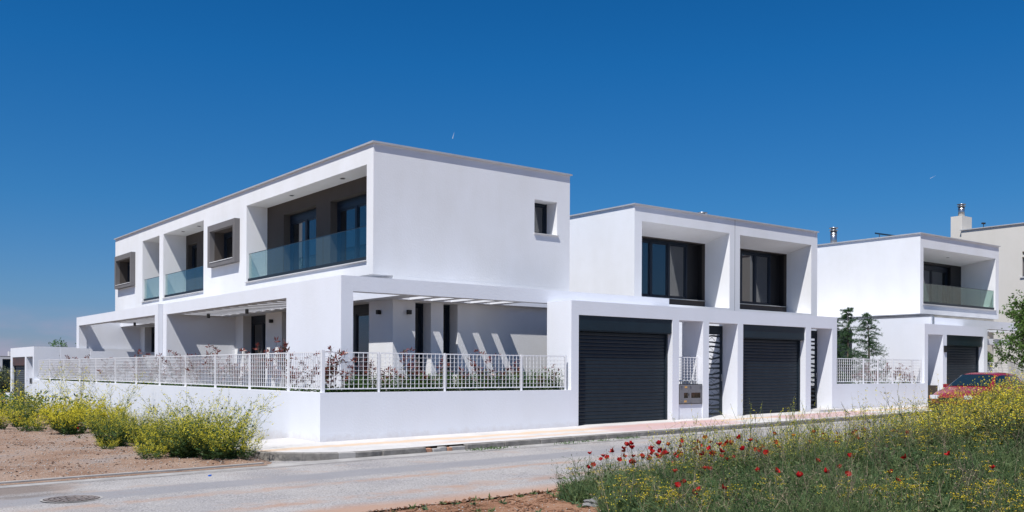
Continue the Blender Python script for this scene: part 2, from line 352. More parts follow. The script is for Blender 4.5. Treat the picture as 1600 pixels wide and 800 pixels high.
# pavement slab with a rounded corner
mb = MB(); xs = [0, 1, 2, 3, 4, 5, 6, 7, 8, 9, 10, 12, 14, 16, 18, 20, 24, 28, 34, 42, 50]
for a, b_ in zip(xs[:-1], xs[1:]):
    for y0, y1 in ((-1.70, -.9), (-.9, .0)):
        mb.quad((a, y0, zp(a, y0)), (b_, y0, zp(b_, y0)), (b_, y1, zp(b_, y1)), (a, y1, zp(a, y1)))
R = 1.70
arc = [(R*math.cos(t), R*math.sin(t)) for t in [math.radians(-90-10*k) for k in range(10)]]
for (x0, y0), (x1, y1) in zip(arc[:-1], arc[1:]):
    mb.poly([(0, 0, 0), (x0, y0, -.068), (x1, y1, -.068)])
mb.quad((0, 0, 0), (-R, 0, -.068), (-R, 1.6, -.068), (0, 1.6, 0))
pave = tag(mb.build('pavement', PAVE, fix=False), kind='structure')
# pavement also runs under the garage openings
mb = MB()
for a, b_ in ((7.0, 10.9), (10.9, 13.6), (13.6, 17.0), (17, 18.5), (23.9, 28.6)):
    mb.quad((a, 0, zp(a, 0)), (b_, 0, zp(b_, 0)), (b_, 1.4, zp(b_, 0)+.02), (a, 1.4, zp(a, 0)+.02))
tag(mb.build('driveway_threshold', PAVE, fix=False), kind='structure')
# kerb stones
def kerb_piece(p0, p1, n0, n1, ztop0, ztop1, zb, m=KERB, inset=.0):
    mb = MB(); w = .15
    a0 = Vector((*p0, 0)); a1 = Vector((*p1, 0)); b0 = a0+Vector((*n0, 0))*w; b1 = a1+Vector((*n1, 0))*w
    j = random.uniform(-.006, .006)
    v = [(a0.x, a0.y, zb), (a1.x, a1.y, zb), (b1.x, b1.y, zb), (b0.x, b0.y, zb), (a0.x, a0.y, ztop0+j), (a1.x, a1.y, ztop1+j), (b1.x, b1.y, ztop1+j-.004), (b0.x, b0.y, ztop0+j-.004)]
    mb.v = v
    mb.f = [(0, 3, 2, 1), (4, 5, 6, 7), (0, 1, 5, 4), (1, 2, 6, 5), (2, 3, 7, 6), (3, 0, 4, 7)]; mb.m = [0]*6
    o = mb.build('kerb_stone', m, kerb)
    bv = o.modifiers.new('b', 'BEVEL'); bv.width = .012; bv.segments = 1
    return o
kerb = tag(MB().box(-.01, 50, -1.84, -1.72, -.4, -.36).build('kerb', KERB), kind='structure')
x = .45
while x < 46:
    L = 1.0 if x < 30 else 2.0
    if not (1.0 < x < 1.9):
        kerb_piece((x+.006, -1.70), (x+L-.006, -1.70), (0, -1), (0, -1), zp(x, -1.85)+.006, zp(x+L, -1.85)+.006, zr(x)-.1)
    x += L
for k in range(9):   # the rounded corner
    t0, t1 = math.radians(-74-10.5*k+.4), math.radians(-74-10.5*(k+1))
    kerb_piece((R*math.cos(t0), R*math.sin(t0)), (R*math.cos(t1), R*math.sin(t1)), (math.cos(t0), math.sin(t0)), (math.cos(t1), math.sin(t1)), -.068, -.068, -.32, KERB if k != 2 else CONC)
for k in range(2): kerb_piece((-R, .3+.6*k), (-R, .3+.6*k+.59), (-1, 0), (-1, 0), -.07, -.07, -.32)
# broken stretch of kerb patched with orange bricks
for i, (x0, x1, h, m) in enumerate(((1.46, 1.62, .10, BRICK), (1.62, 1.80, .085, CONC), (1.80, 1.98, .11, CONC), (1.98, 2.10, .09, BRICK), (2.1, 2.44, .1, CONC))):
    mb = MB().box(x0, x1-.01, -1.82-.03*(i % 2), -1.69, zr(x0)-.05, zr(x0)+h)
    bm_o = mb.build('brick', m, kerb); bv = bm_o.modifiers.new('b', 'BEVEL'); bv.width = .014; bv.segments = 2
# concrete gutter
mb = MB(); xs = [-40, -30, -20, -14]+[-12+.8*i for i in range(75)]
for a, b_ in zip(xs[:-1], xs[1:]):
    ya, yb_ = [-2.16+.03*math.sin(q*1.9)+.02*math.sin(q*5) for q in (a, b_)]
    mb.quad((a, ya, zr(a)+.006), (b_, yb_, zr(b_)+.006), (b_, -1.83, zr(b_)+.022), (a, -1.83, zr(a)+.022))
    mb.quad((a, ya, zr(a)-.03), (b_, yb_, zr(b_)-.03), (b_, yb_, zr(b_)+.006), (a, ya, zr(a)+.006))
tag(mb.build('gutter', CONC, fix=False), kind='structure')
# raised concrete strip edging the dirt lot
mb = MB(); xs = [-26+.8*i for i in range(32)]
for a, b_ in zip(xs[:-1], xs[1:]):
    if b_ > -1.9: continue
    ya, yb_ = [-1.84+.025*math.sin(q*2.3) for q in (a, b_)]
    h = .055
    mb.quad((a, ya, zr(a)+.02), (b_, yb_, zr(b_)+.02), (b_, yb_, zr(b_)+h), (a, ya, zr(a)+h))
    mb.quad((a, ya, zr(a)+h), (b_, yb_, zr(b_)+h), (b_, yb_+.12, zr(b_)+h), (a, ya+.12, zr(a)+h))
tag(mb.build('kerb_strip', CONC, fix=False), kind='structure')

# ------------------------------------------------------------------ reusable builders
def window(parent, ax, plane, a0, a1, z0, z1, n=2, depth=.08, header=0, m=FRAME, curtain=None, sill=False, sgn=1, mull=.07):
    """framed window facing -x or -y; plane = outer face of the frame; parent > window > pane"""
    P = (lambda d0, d1, a, b, c, d: (d0, d1, a, b, c, d)) if ax == 'x' else (lambda d0, d1, a, b, c, d: (a, b, d0, d1, c, d))
    p0, p1 = plane, plane+depth; mb = MB(); t = mull; zt = z1-header
    mb.box(*P(p0, p1, a0, a0+t, z0, z1)); mb.box(*P(p0, p1, a1-t, a1, z0, z1)); mb.box(*P(p0+.002, p1, a0+t, a1-t, z0, z0+t)); mb.box(*P(p0+.002, p1, a0+t, a1-t, z1-t, z1))
    if header: mb.box(*P(p0+.006, p1, a0+t, a1-t, zt, z1-t))
    ww = (a1-a0-2*t)/n
    for k in range(1, n):
        c = a0+t+ww*k; mb.box(*P(p0+.004, p1, c-t/2, c+t/2, z0+t, zt if header else z1-t))
    for k in range(n):   # sash profiles
        s0, s1 = a0+t+ww*k+.004, a0+t+ww*(k+1)-.004
        if n > 1: s0 += t/2 if k else 0; s1 -= t/2 if k < n-1 else 0
        q = .045; za, zb = z0+t+.003, (zt if header else z1-t)-.003
        mb.box(*P(p0+.02, p1, s0, s0+q, za, zb)); mb.box(*P(p0+.02, p1, s1-q, s1, za, zb)); mb.box(*P(p0+.022, p1, s0+q, s1-q, za, za+q)); mb.box(*P(p0+.022, p1, s0+q, s1-q, zb-q, zb))
    f = mb.build('window', m, parent)
    for k in range(n):
        s0, s1 = a0+t+ww*k, a0+t+ww*(k+1)
        MB().box(*P(p0+.045, p0+.057, s0+.03, s1-.03, z0+t*.6, zt-.03)).build('pane', PANE, f)
    return f
def door_slats(parent, ax, plane, a0, a1, z0, z1, pitch, m=ANTH):
    """shutter curtain: every slat its own object sharing one mesh"""
    n = int(round((z1-z0)/pitch)); h = (z1-z0)/n; mb = MB()
    P = (lambda d, a, z: (d, a, z)) if ax == 'x' else (lambda d, a, z: (a, d, z))
    prof = [(.0, .008), (.010, .003), (.02, .0), (h-.03, .0), (h-.014, .003), (h-.004, .014)]
    for (za, da), (zb, db) in zip(prof[:-1], prof[1:]): mb.quad(P(da, a0, za), P(da, a1, za), P(db, a1, zb), P(db, a0, zb))
    mb.quad(P(.03, a0, h-.004), P(.03, a1, h-.004), P(.03, a1, h+.012), P(.03, a0, h+.012))
    me = mb.mesh('slat', m)
    pw = wloc(parent)
    for k in range(n):
        base = Vector((plane, 0, z0+k*h)) if ax == 'x' else Vector((0, plane, z0+k*h))
        j = random.uniform(-.0015, .0015)
        o = link('slat', me, parent, base-pw+(Vector((j, 0, 0)) if ax == 'x' else Vector((0, j, 0))))
        if k in (3, 8): pass
def garage_door(parent, ax, plane, a0, a1, z0, zbox, ztop, box_out=.0, ms=None, mb_=None):
    """garage_door > shutter box, guide rails as one piece, slats as sub-parts"""
    P = (lambda d0, d1, a, b, c, d: (d0, d1, a, b, c, d)) if ax == 'x' else (lambda d0, d1, a, b, c, d: (a, b, d0, d1, c, d))
    mb = MB(); mb.box(*P(plane-.04, plane+.06, a0, a0+.07, z0-.02, zbox)); mb.box(*P(plane-.04, plane+.06, a1-.07, a1, z0-.02, zbox)); mb.box(*P(plane-.01, plane+.03, a0+.07, a1-.07, z0-.02, z0+.05))
    d = mb.build('garage_door', ANTH, parent)
    mb = MB().box(*P(box_out, plane+.08, a0+.004, a1-.004, zbox, ztop-.003)); mb.box(*P(box_out+.02, plane+.05, a0+.02, a1-.02, zbox-.03, zbox-.002)); s = mb.build('shutter_box', mb_ or BOXM, d)
    door_slats(d, ax, plane, a0+.07, a1-.07, z0+.05, zbox-.03, .094, ms or ANTH)
    MB().box(*P(plane+.05, plane+.07, a0+.05, a1-.05, z0, zbox)).build('back_panel', BLACK, d)
    return d
def spot(parent, x, y, z):
    mb = MB().cyl((x, y, z-.012), (x, y, z-.001), .075, .075, 16); s = mb.build('spotlight', STEEL, parent)
    MB().cyl((x, y, z-.016), (x, y, z-.011), .05, .05, 14).build('lens', BLACK, s)
def glass_rail(parent, ax, plane, a0, a1, z0, z1, n, gm_=None):
    P = (lambda d0, d1, a, b, c, d: (d0, d1, a, b, c, d)) if ax == 'x' else (lambda d0, d1, a, b, c, d: (a, b, d0, d1, c, d))
    ch = MB().box(*P(plane-.03, plane+.05, a0, a1, z0, z0+.10)).build('balcony_railing', ANTH, parent)
    w = (a1-a0)/n
    for k in range(n):
        MB().box(*P(plane, plane+.014, a0+w*k+.010, a0+w*(k+1)-.010, z0+.06, z1)).build('glass_pane', gm_ or BALG, ch)
    MB().box(*P(plane-.004, plane+.018, a0, a1, z1-.001, z1+.012)).build('edge_strip', FRAME, ch)
def wall_lamp(parent, x, y, z, ax):
    mb = MB()
    if ax == 'x': mb.box(x-.11, x-.02, y-.05, y+.05, z-.055, z+.055); mb.box(x-.02, x+.001, y-.035, y+.035, z-.04, z+.04)
    else: mb.box(x-.05, x+.05, y-.11, y-.02, z-.055, z+.055); mb.box(x-.035, x+.035, y-.02, y+.001, z-.04, z+.04)
    mb.build('wall_lamp', BLACK, parent)
def coping(parent, x0, x1, y0, y1, z, w=.32, over_=.05):
    """flat metal coping on the parapet (four butt-jointed strips)"""
    mb = MB(); o = over_
    mb.box(x0-o, x1+o, y0-o, y0+w, z, z+.035); mb.box(x0-o, x1+o, y1-w, y1+o, z, z+.035)
    mb.box(x0-o, x0+w, y0+w, y1-w, z, z+.0345); mb.box(x1-w, x1+o, y0+w, y1-w, z, z+.0345)
    c = mb.build('coping', COPING, parent)
    # drip lip
    mb = MB().box(x0-o-.004, x0-o+.006, y0-o-.004, y1+o, z-.012, z+.03); mb.box(x0-o+.006, x1+o, y0-o-.004, y0-o+.006, z-.012, z+.03)
    mb.build('drip_edge', COPING, c)
def flue(x, y, z0, z1, r, label, base=0):
    f = thing('flue_pipe', (x, y, z0), label, 'chimney', 'steel flue pipes on the roofs')
    MB().cyl((x, y, z0), (x, y, z1-.12), r, r, 14).cyl((x, y, z1-.3), (x, y, z1-.28), r*1.12, r*1.12, 14).build('pipe', STEEL, f, True)
    MB().cyl((x, y, z1-.12), (x, y, z1-.03), r*.8, r*.8, 12).cyl((x, y, z1-.03), (x, y, z1), r*1.4, r*1.4, 14).cyl((x, y, z1-.14), (x, y, z1-.12), r*1.35, r*1.35, 14).build('cap', STEEL, f, True)
    if base: MB().cyl((x, y, z0), (x, y, z0+base), r*2.2, r*1.2, 12).build('flashing', COPING, f)
    return f

# ------------------------------------------------------------------ HOUSE 1 (big corner house, two units)
h1 = thing('house', (2.7, 2.6, 0), 'large white two-storey corner house with a long glass balcony above a slotted pergola', 'house')
X0, X1, Y0, Y1, ZB, ZT = 2.70, 9.14, 2.60, 25.30, 3.90, 7.16
holes = [(2.94, 10.656, 4.27, 6.67), (11.38, 13.42, 5.07, 6.14), (14.46, 18.80, 4.24, 6.68), (19.27, 21.41, 4.24, 6.68), (22.55, 24.62, 5.07, 6.14)]
mb = MB()
mb.wall('x', X0, X0+.25, Y0, Y1, ZB, ZT, holes)
mb.wall('y', Y0, Y0+.5, X0+.25, X1, ZB, ZT, [(7.83, 8.66, 5.39, 6.33)])
mb.box(X1-.25, X1, Y0+.5, Y1, ZB, ZT); mb.box(X0+.25, X1-.25, Y1-.25, Y1, ZB, ZT)
mb.build('upper_wall', WHITE, h1)
mb = MB()   # balcony side walls, ceilings, floors
DEP = 3.42
for (a, b_, z0, z1), d in zip((holes[0], holes[2], holes[3]), (3.39, 3.57, 3.57)):
    mb.box(X0+.25, d+.2, a-.15, a, z0-.2, z1+.15); mb.box(X0+.25, d+.2, b_, b_+.15, z0-.2, z1+.15)
    mb.box(X0+.25, d+.2, a, b_, z1, z1+.15); mb.box(X0+.25, d+.2, a, b_, z0-.2, z0+.003)
mb.build('balcony_lining', WHITE, h1)
MB().box(X0+.25, X1-.25, Y0+.5, Y1-.25, ZB, ZB+.2).build('floor_slab', WHITE, h1)
MB().box(X0+.2, X1-.2, Y0+.3, Y1-.2, ZT-.45, ZT-.3).build('roof', CONC, h1)
coping(h1, X0, X1, Y0, Y1, ZT)
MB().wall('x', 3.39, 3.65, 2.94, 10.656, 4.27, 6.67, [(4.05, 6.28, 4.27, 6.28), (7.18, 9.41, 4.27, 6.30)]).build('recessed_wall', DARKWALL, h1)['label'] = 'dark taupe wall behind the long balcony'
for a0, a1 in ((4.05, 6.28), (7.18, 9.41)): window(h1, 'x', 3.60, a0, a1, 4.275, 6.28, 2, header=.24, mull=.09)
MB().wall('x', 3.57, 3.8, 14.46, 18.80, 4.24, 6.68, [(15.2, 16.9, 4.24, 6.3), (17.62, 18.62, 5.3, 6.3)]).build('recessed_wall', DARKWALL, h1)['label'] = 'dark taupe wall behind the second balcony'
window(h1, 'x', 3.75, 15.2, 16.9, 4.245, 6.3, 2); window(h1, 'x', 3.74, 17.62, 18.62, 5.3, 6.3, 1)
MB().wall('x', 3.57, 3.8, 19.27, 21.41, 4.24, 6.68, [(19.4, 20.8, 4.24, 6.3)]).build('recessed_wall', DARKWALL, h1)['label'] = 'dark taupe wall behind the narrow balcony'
window(h1, 'x', 3.75, 19.4, 20.8, 4.245, 6.3, 2)
glass_rail(h1, 'x', 2.78, 2.945, 10.65, 4.275, 5.15, 6)
glass_rail(h1, 'x', 2.78, 14.465, 18.795, 4.245, 5.12, 4)
glass_rail(h1, 'x', 2.78, 19.275, 21.405, 4.245, 5.12, 2)
for a, b_, z in ((2.92, 10.68, 4.268), (14.44, 18.82, 4.238), (19.25, 21.43, 4.238)):
    MB().box(2.655, 2.95, a, b_, z-.028, z).build('balcony_sill', MARBLE, h1)
for y in (4.9, 8.1): spot(h1, 3.05, y, 6.67)
spot(h1, 3.05, 15.9, 6.68); spot(h1, 3.05, 17.6, 6.68); spot(h1, 3.1, 20.3, 6.68)
for (a0, a1, b0, b1), i in (((11.20, 13.62, 11.38, 13.42), 0), ((22.37, 24.80, 22.55, 24.62), 1)):   # boxed window surrounds
    mb = MB().wall('x', 2.53, 2.70-.001, a0, a1, 4.95, 6.34, [(b0, b1, 5.07, 6.14)])
    fr = mb.build('window_surround', GREYFR, h1)
    mb = MB().box(2.531, 2.95, b0-.004, b0+.0, 5.07, 6.14); mb.box(2.699, 3.3, b0, b0+.012, 5.07, 6.14); mb.box(2.699, 3.3, b1-.012, b1, 5.07, 6.14); mb.box(2.699, 3.3, b0+.012, b1-.012, 6.128, 6.14); mb.box(2.699, 3.3, b0+.012, b1-.012, 5.07, 5.082)
    mb.build('reveal', DARKWALL, fr)
    MB().box(2.515, 2.95, b0+.014, b1-.014, 5.083, 5.108).build('sill', MARBLE, fr)
    window(h1, 'x', 3.02, b0+.012, b1-.012, 5.11, 6.128, 2, header=.12)
w = window(h1, 'y', 3.06, 7.83, 8.66, 5.40, 6.33, 1, mull=.06)
MB().box(7.81, 8.70, 2.555, 3.06, 5.36, 5.388).build('window_sill', MARBLE, h1)
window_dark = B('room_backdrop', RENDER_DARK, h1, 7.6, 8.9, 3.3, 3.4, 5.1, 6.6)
# ground floor
ZG = 3.29
ho = [(3.82, 6.4, .35, ZG), (7.3, 9.25, .35, ZG), (10.48, 12.31, .3, ZG), (14.6, 16.6, .35, ZG), (19.6, 23.0, .3, ZG)]
mb = MB().wall('x', 3.27, 3.72, 2.6, 25.3, 0, 3.90, ho)
mb.wall('y', 2.601, 3.1, 3.72, 9.14, 0, 3.90, [(3.93, 4.41, .3, 3.26), (4.79, 5.24, .3, 3.26)])
mb.box(8.9, 9.14, 3.1, 25.3, 0, 3.9); mb.box(3.72, 8.9, 25.1, 25.3, 0, 3.9)
mb.build('ground_floor_wall', WHITE, h1)
for (a, b_, z0, z1), n in zip(ho, (2, 2, 2, 2, 3)): window(h1, 'x', 3.55, a, b_, z0, z1, n, header=.24, mull=.09)
window(h1, 'y', 2.98, 3.93, 4.41, .3, 3.26, 1); window(h1, 'y', 2.98, 4.79, 5.24, .3, 3.26, 1)
wall_lamp(h1, 3.27, 3.22, 3.0, 'x'); wall_lamp(h1, 3.71, 2.6, 2.99, 'y'); wall_lamp(h1, 3.27, 9.93, 3.03, 'x')
MB().box(3.27, 9, 2.6, 25, -.1, .02).build('base_slab', CONC, h1)
# pergola 1 (L shaped, slotted slab)
ZP0, ZP1 = 3.29, 3.635
mb = MB().wall('x', .98, 1.28, .97, 13.34, -.2, ZP1, [(3.86, 13.0, -.2, ZP0)])
mb.wall('y', .97, 1.27, 1.28, 11.56, ZP0, ZP1)
mb.build('pergola_frame', WHITE2, h1)
B('partition_wall', WHITE2, h1, 1.28, 3.27, 13.0, 13.34, 0, ZP1-.002)
R0, R1 = ZP0+.004, ZP1-.012
mb = MB()
mb.box(2.72, 3.27, 2.6, 13.0, R0, R1)                        # inner rim along the west wall
mb.box(2.72, 3.27, 1.27, 2.6, R0, R1)
mb.box(8.9, 11.56, 1.27, 2.59, R0, R1); mb.box(3.27, 8.9, 2.4, 2.6, R0, R1)
mb.build('pergola_rim', WHITE2, h1)
for a, b_ in ((3.65, 3.90), (4.28, 4.52), (4.90, 5.15), (5.53, 5.78), (6.16, 6.43)):
    B('pergola_rib', WHITE2, h1, a, b_, 1.27, 2.4, R0, R1)
yn = [12.75-.6625*k for k in range(13)]
prev = 13.0
for y in yn:
    B('pergola_rib', WHITE2, h1, 1.28, 2.72, y, prev, R0, R1); prev = y-.35
B('pergola_rib', WHITE2, h1, 1.28, 2.72, 4.1, prev, R0, R1)
for x_, y_ in ((1.95, 11.9), (1.95, 8.75)): MB().cyl((x_, y_, ZP0-.13), (x_, y_, ZP0+.006), .05, .05, 12).build('ceiling_lamp', BLACK, h1)
# pergola 2 (second unit)
mb = MB().wall('x', .82, 1.12, 13.36, 23.97, -.2, ZP1, [(13.69, 23.58, -.2, ZP0)])
mb.build('pergola_frame', WHITE2, h1)
B('partition_wall', WHITE2, h1, 1.12, 3.27, 23.64, 23.95, 0, ZP1-.002)
mb = MB().box(2.48, 3.27, 13.36, 23.64, R0, R1); mb.build('pergola_rim', WHITE2, h1)
y = 19.9
while y > 14:
    B('pergola_rib', WHITE2, h1, 1.12, 2.48, y, y+.3125, R0, R1); y -= .6625
B('pergola_rib', WHITE2, h1, 1.12, 2.48, 13.36, y+.31, R0, R1)
MB().cyl((1.8, 19.3, ZP0-.13), (1.8, 19.3, ZP0+.006), .045, .045, 12).build('ceiling_lamp', BLACK, h1)
# low garden partitions of the second unit
for y, z in ((23.50, 2.36), (18.9, 2.17)):
    g_ = tag(MB().box(.12, 3.26 if y > 20 else 3.26, y, y+.04, 0, z).build('partition_wall', WHITE2), 'low white partition wall shaded by the far pergola roof, behind the side fence' if y < 20 else 'low white partition wall in full sun at the foot of the far pergola', 'wall')
flue(5.2, 9.4, 6.85, 7.75, .16, 'flat-capped flue barely showing over the roof edge of the corner house')

# ------------------------------------------------------------------ street portal (garages and gates)
pt = thing('garage_block', (6.95, 0, 0), 'white portal block on the street with two anthracite garage doors and two gates', 'garage')
mb = MB()
ph = [(7.20, 10.67, -.3, 2.95), (10.93, 11.93, -.3, 2.95), (12.18, 13.45, -.3, 2.93), (13.70, 16.77, -.3, 2.93), (17.04, 18.19, -.3, 2.93)]
mb.wall('y', 0, .6, 6.95, 18.45, -.3, 3.31, ph)
mb.build('portal_wall', WHITE2, pt)
mb = MB()
mb.box(6.95, 7.2, .6, .965, -.2, 3.309); mb.box(10.67, 10.93, .6, .965, -.2, 3.309); mb.box(10.67, 10.93, 1.275, 4.7, -.2, 3.28); mb.box(11.93, 12.18, .6, .8, -.2, 3.309)
mb.box(7.2, 10.67, .6, .965, 2.952, 3.308)
mb.box(13.45, 13.70, .6, 4.79, -.2, 3.309); mb.box(16.77, 17.04, .6, 4.79, -.2, 3.309); mb.box(13.7, 16.77, .6, 4.79, 2.95, 3.309); mb.box(10.93, 11.93, .6, .8, 2.952, 3.308)
mb.build('side_wall', WHITE2, pt)

garage_door(pt, 'y', .22, 7.203, 10.667, .125, 2.575, 2.95, .03)
garage_door(pt, 'y', .24, 13.703, 16.767, .225, 2.545, 2.93, .05)
# gas meter niche
mc = thing('meter_cabinet', (11.43, .1, .6), 'grey double-door utility meter cabinet set in the niche beside the first garage door', 'meter cabinet')
B('plinth', WHITE2, mc, 10.932, 11.928, .035, .5, -.1, .60)
MB().box(10.945, 11.915, .012, .40, .602, 1.16).build('cabinet_body', BLACK, mc)
for x0, x1, w0, w1 in ((10.965, 11.33, 11.14, 11.31), (11.34, 11.895, 11.44, 11.84)):
    d = MB().wall('y', .0, .011, x0, x1, .62, 1.145, [(w0, w1, .77, .92)]).build('cabinet_door', CABG, mc)
    MB().box(w0, w1, .006, .009, .77, .92).build('sight_glass', PANE, d)
    for zz in (.66, .70, 1.04, 1.075, 1.11):
        for xx in ((x0+.03, x0+.11), (x1-.11, x1-.03)) if x1-x0 > .5 else ((x0+.03, x0+.11),):
            MB().box(xx[0], xx[1], -.006, -.001, zz, zz+.012).build('vent_slot', STEEL, d)
for x_, z_ in ((11.15, .65), (11.17, 1.05)): MB().box(x_, x_+.1, -.003, -.001, z_, z_+.055).build('sticker', LABELM, mc)
MB().box(11.325, 11.345, -.012, .0, .83, .9).build('lock', BLACK, mc)
mb = MB()
for x_ in (11.2, 11.3, 11.42, 11.55, 11.68):
    mb.tube([(x_, .18, 1.16), (x_, .18, 1.24+.03*math.sin(x_*20)), (x_+.06, .24, 1.27)], .016)
mb.tube([(11.1, .25, 1.25), (11.85, .25, 1.25)], .018)
mb.build('pipework', STEEL, mc)
mp_ = thing('drain_pipe', (11.0, .7, .2), 'grey riser pipe in the back corner of the meter niche', 'pipe')
MB().tube([(11.0, .7, .2), (11.0, .7, 2.92)], .022, 8).build('pipe', CABG, mp_); MB().tube([(11.08, .74, .2), (11.08, .74, 2.92)], .018, 8).build('pipe', STEEL, mp_)
for z in (1.6, 2.3): B('clamp', BLACK, mp_, 10.95, 11.13, .66, .70, z, z+.03)
# gates with cut-out branch pattern
def gate(x0, x1, y, z0, z1, label):
    gt = thing('metal_gate', (x0, y, z0), label, 'gate', 'dark cut-out pedestrian gates')
    mb = MB().box(x0, x0+.05, y, y+.04, z0, z1).box(x1-.09, x1, y, y+.04, z0, z1).box(x0+.05, x1-.09, y, y+.04, z0, z0+.06).box(x0+.05, x1-.09, y, y+.04, z1-.26, z1)
    mb.build('gate_frame', ANTH, gt)
    a0, a1, b0, b1 = x0+.05, x1-.09, z0+.06, z1-.26
    nb = 15; step = (b1-b0)/nb; w = a1-a0
    for k in range(nb):   # stacked horizontal branches with forks
        zc = b0+(k+.5)*step; r = random.Random(k*7+int(x0*3)); mb = MB()
        pts = [(a0, zc+r.uniform(-.03, .03)), (a0+w*.3, zc+r.uniform(-.04, .04)), (a0+w*.65, zc+r.uniform(-.04, .04)), (a1, zc+r.uniform(-.03, .03))]
        wd = [.06, .035, .045, .065]
        for (p, q, u_, v_) in zip(pts[:-1], pts[1:], wd[:-1], wd[1:]):
            mb.poly([(p[0], y+.014, p[1]-u_/2), (q[0], y+.014, q[1]-v_/2), (q[0], y+.014, q[1]+v_/2), (p[0], y+.014, p[1]+u_/2)])
            mb.poly([(p[0], y+.024, p[1]-u_/2), (q[0], y+.024, q[1]-v_/2), (q[0], y+.024, q[1]+v_/2), (p[0], y+.024, p[1]+u_/2)])
        for s_ in range(4):
            xa = a0+w*r.uniform(.1, .9); dx = w*r.choice((-.16, .16)); sg = r.choice((-1, 1)); xb = min(max(xa+dx, a0), a1)
            mb.poly([(xa-.014, y+.016, zc), (xa+.018, y+.016, zc), (xb+.01, y+.016, zc+sg*step*.55), (xb-.01, y+.016, zc+sg*step*.55)])
        mb.build('branch_cutout', ANTH, gt, fix=False)
    MB().box(x1-.075, x1-.05, y-.05, y, z0+1.0, z0+1.2).build('handle', STEEL, gt)
    return gt
gate(12.2, 13.44, .56, .24, 2.88, 'dark metal gate with a branch pattern, between the meter niche and the second garage door')
gate(17.06, 18.18, .56, .30, 2.88, 'dark metal gate with a branch pattern, at the far end of the portal')
B('door_step', PAVE, pt, 17.05, 18.45, -.35, .55, .2, .33)

# ------------------------------------------------------------------ garden walls and fences
def fence_panel_x(fence, y0, y1, z0=1.10, z1=1.90, x=0.10, ax='x', pitch=.107):
    P = (lambda a, b, c, d, e, f: (a, b, c, d, e, f)) if ax == 'x' else (lambda a, b, c, d, e, f: (c, d, a, b, e, f))
    mb = MB(); n = max(1, int((y1-y0)/pitch)); w = (y1-y0)/n
    for k in range(n+1):
        y = y0+w*k; mb.box(*P(x-.009, x+.009, y-.003, y+.003, z0, z1))
    pn = mb.build('fence_bars', FENCEW, fence, fix=False)
    pn['kind'] = 'stuff'
    for k in range(9):
        z = z0+.012+(z1-z0-.024)*k/8; h = .012 if k in (0, 8) else .0035
        MB().box(*P(x-.006, x+.006, y0-.004, y1+.004, z-h, z+h)).build('rail', FENCEW, fence, fix=False)
def wall_thing(label, *boxes):
    mb = MB()
    for b_ in boxes: mb.box(*b_)
    return tag(mb.build('garden_wall', WHITE2), label, 'wall')
wall_thing('long white garden wall along the dirt lot, sunlit, carrying the side fence', (0, .2, 0, 27.96, -.35, 1.035))
wall_thing('white garden wall along the pavement, from the street corner to the first garage', (.2, 6.949, .001, .2, -.3, 1.034))
wall_thing('white garden wall in front of the conifers, between the two portals', (18.451, 23.868, .001, .2, -.2, 1.135))
sidep = [0.06, 1.78, 4.0, 6.28, 8.58, 10.85, 13.2, 15.56, 18.0, 20.38, 22.85, 25.3, 27.35]
f1 = thing('fence', (.1, 0, 1.03), 'white steel grating fence on the long side wall, running back to the far garage', 'fence')
for i, y in enumerate(sidep):
    if i == 0: MB().box(.065, .135, .06, .13, 1.03, 1.93).build('post', FENCEW, f1)
    else: MB().box(.08, .12, y-.03, y+.03, 1.03, 1.91).build('post', FENCEW, f1)
for a, b_ in zip(sidep[:-1], sidep[1:]): fence_panel_x(f1, a+.06, b_-.05)
f2 = thing('fence', (0, .1, 1.03), 'white steel grating fence on the street-side garden wall, red-leaved shrubs behind', 'fence')
stp = [0.1, 1.45, 3.18, 5.42, 6.84]
for i, x in enumerate(stp[1:]): MB().box(x-.02, x+.02, .08, .12, 1.03, 1.91).build('post', FENCEW, f2)
for a, b_ in zip(stp[:-1], stp[1:]): fence_panel_x(f2, a+.05, b_-.04, ax='y')
f3 = thing('fence', (18.5, .1, 1.1), 'white steel grating fence in front of the tall conifers', 'fence')
for x in (18.5, 20.14, 21.0, 21.92, 23.2, 23.8): MB().box(x-.022, x+.022, .08, .12, 1.13, 1.99).build('post', FENCEW, f3)
for a, b_ in zip((18.5, 20.14, 21.92), (20.14, 21.92, 23.8)): fence_panel_x(f3, a+.04, b_-.04, 1.19, 1.98, ax='y')
f4 = thing('fence', (11.4, .2, 1.2), 'short white grating fence panel inside the meter niche', 'fence')
for x in (10.96, 11.9): MB().box(x-.02, x+.02, .18, .22, 1.17, 1.95).build('post', FENCEW, f4)
fence_panel_x(f4, 10.98, 11.88, 1.25, 1.93, x=.2, ax='y', pitch=.125)
B('backing_wall', WHITE2, pt, 10.93, 13.4, 2.9, 3.0, -.1, 3.28)
tag(MB().box(.2, 6.95, .2, 2.6, -.1, .95).box(.2, 3.27, 2.6, 27.9, -.1, .95).build('planting_bed', SOIL), kind='structure')
tag(MB().box(18.45, 26, .2, 1.6, -.1, 1.05).build('planting_bed', SOIL), kind='structure')

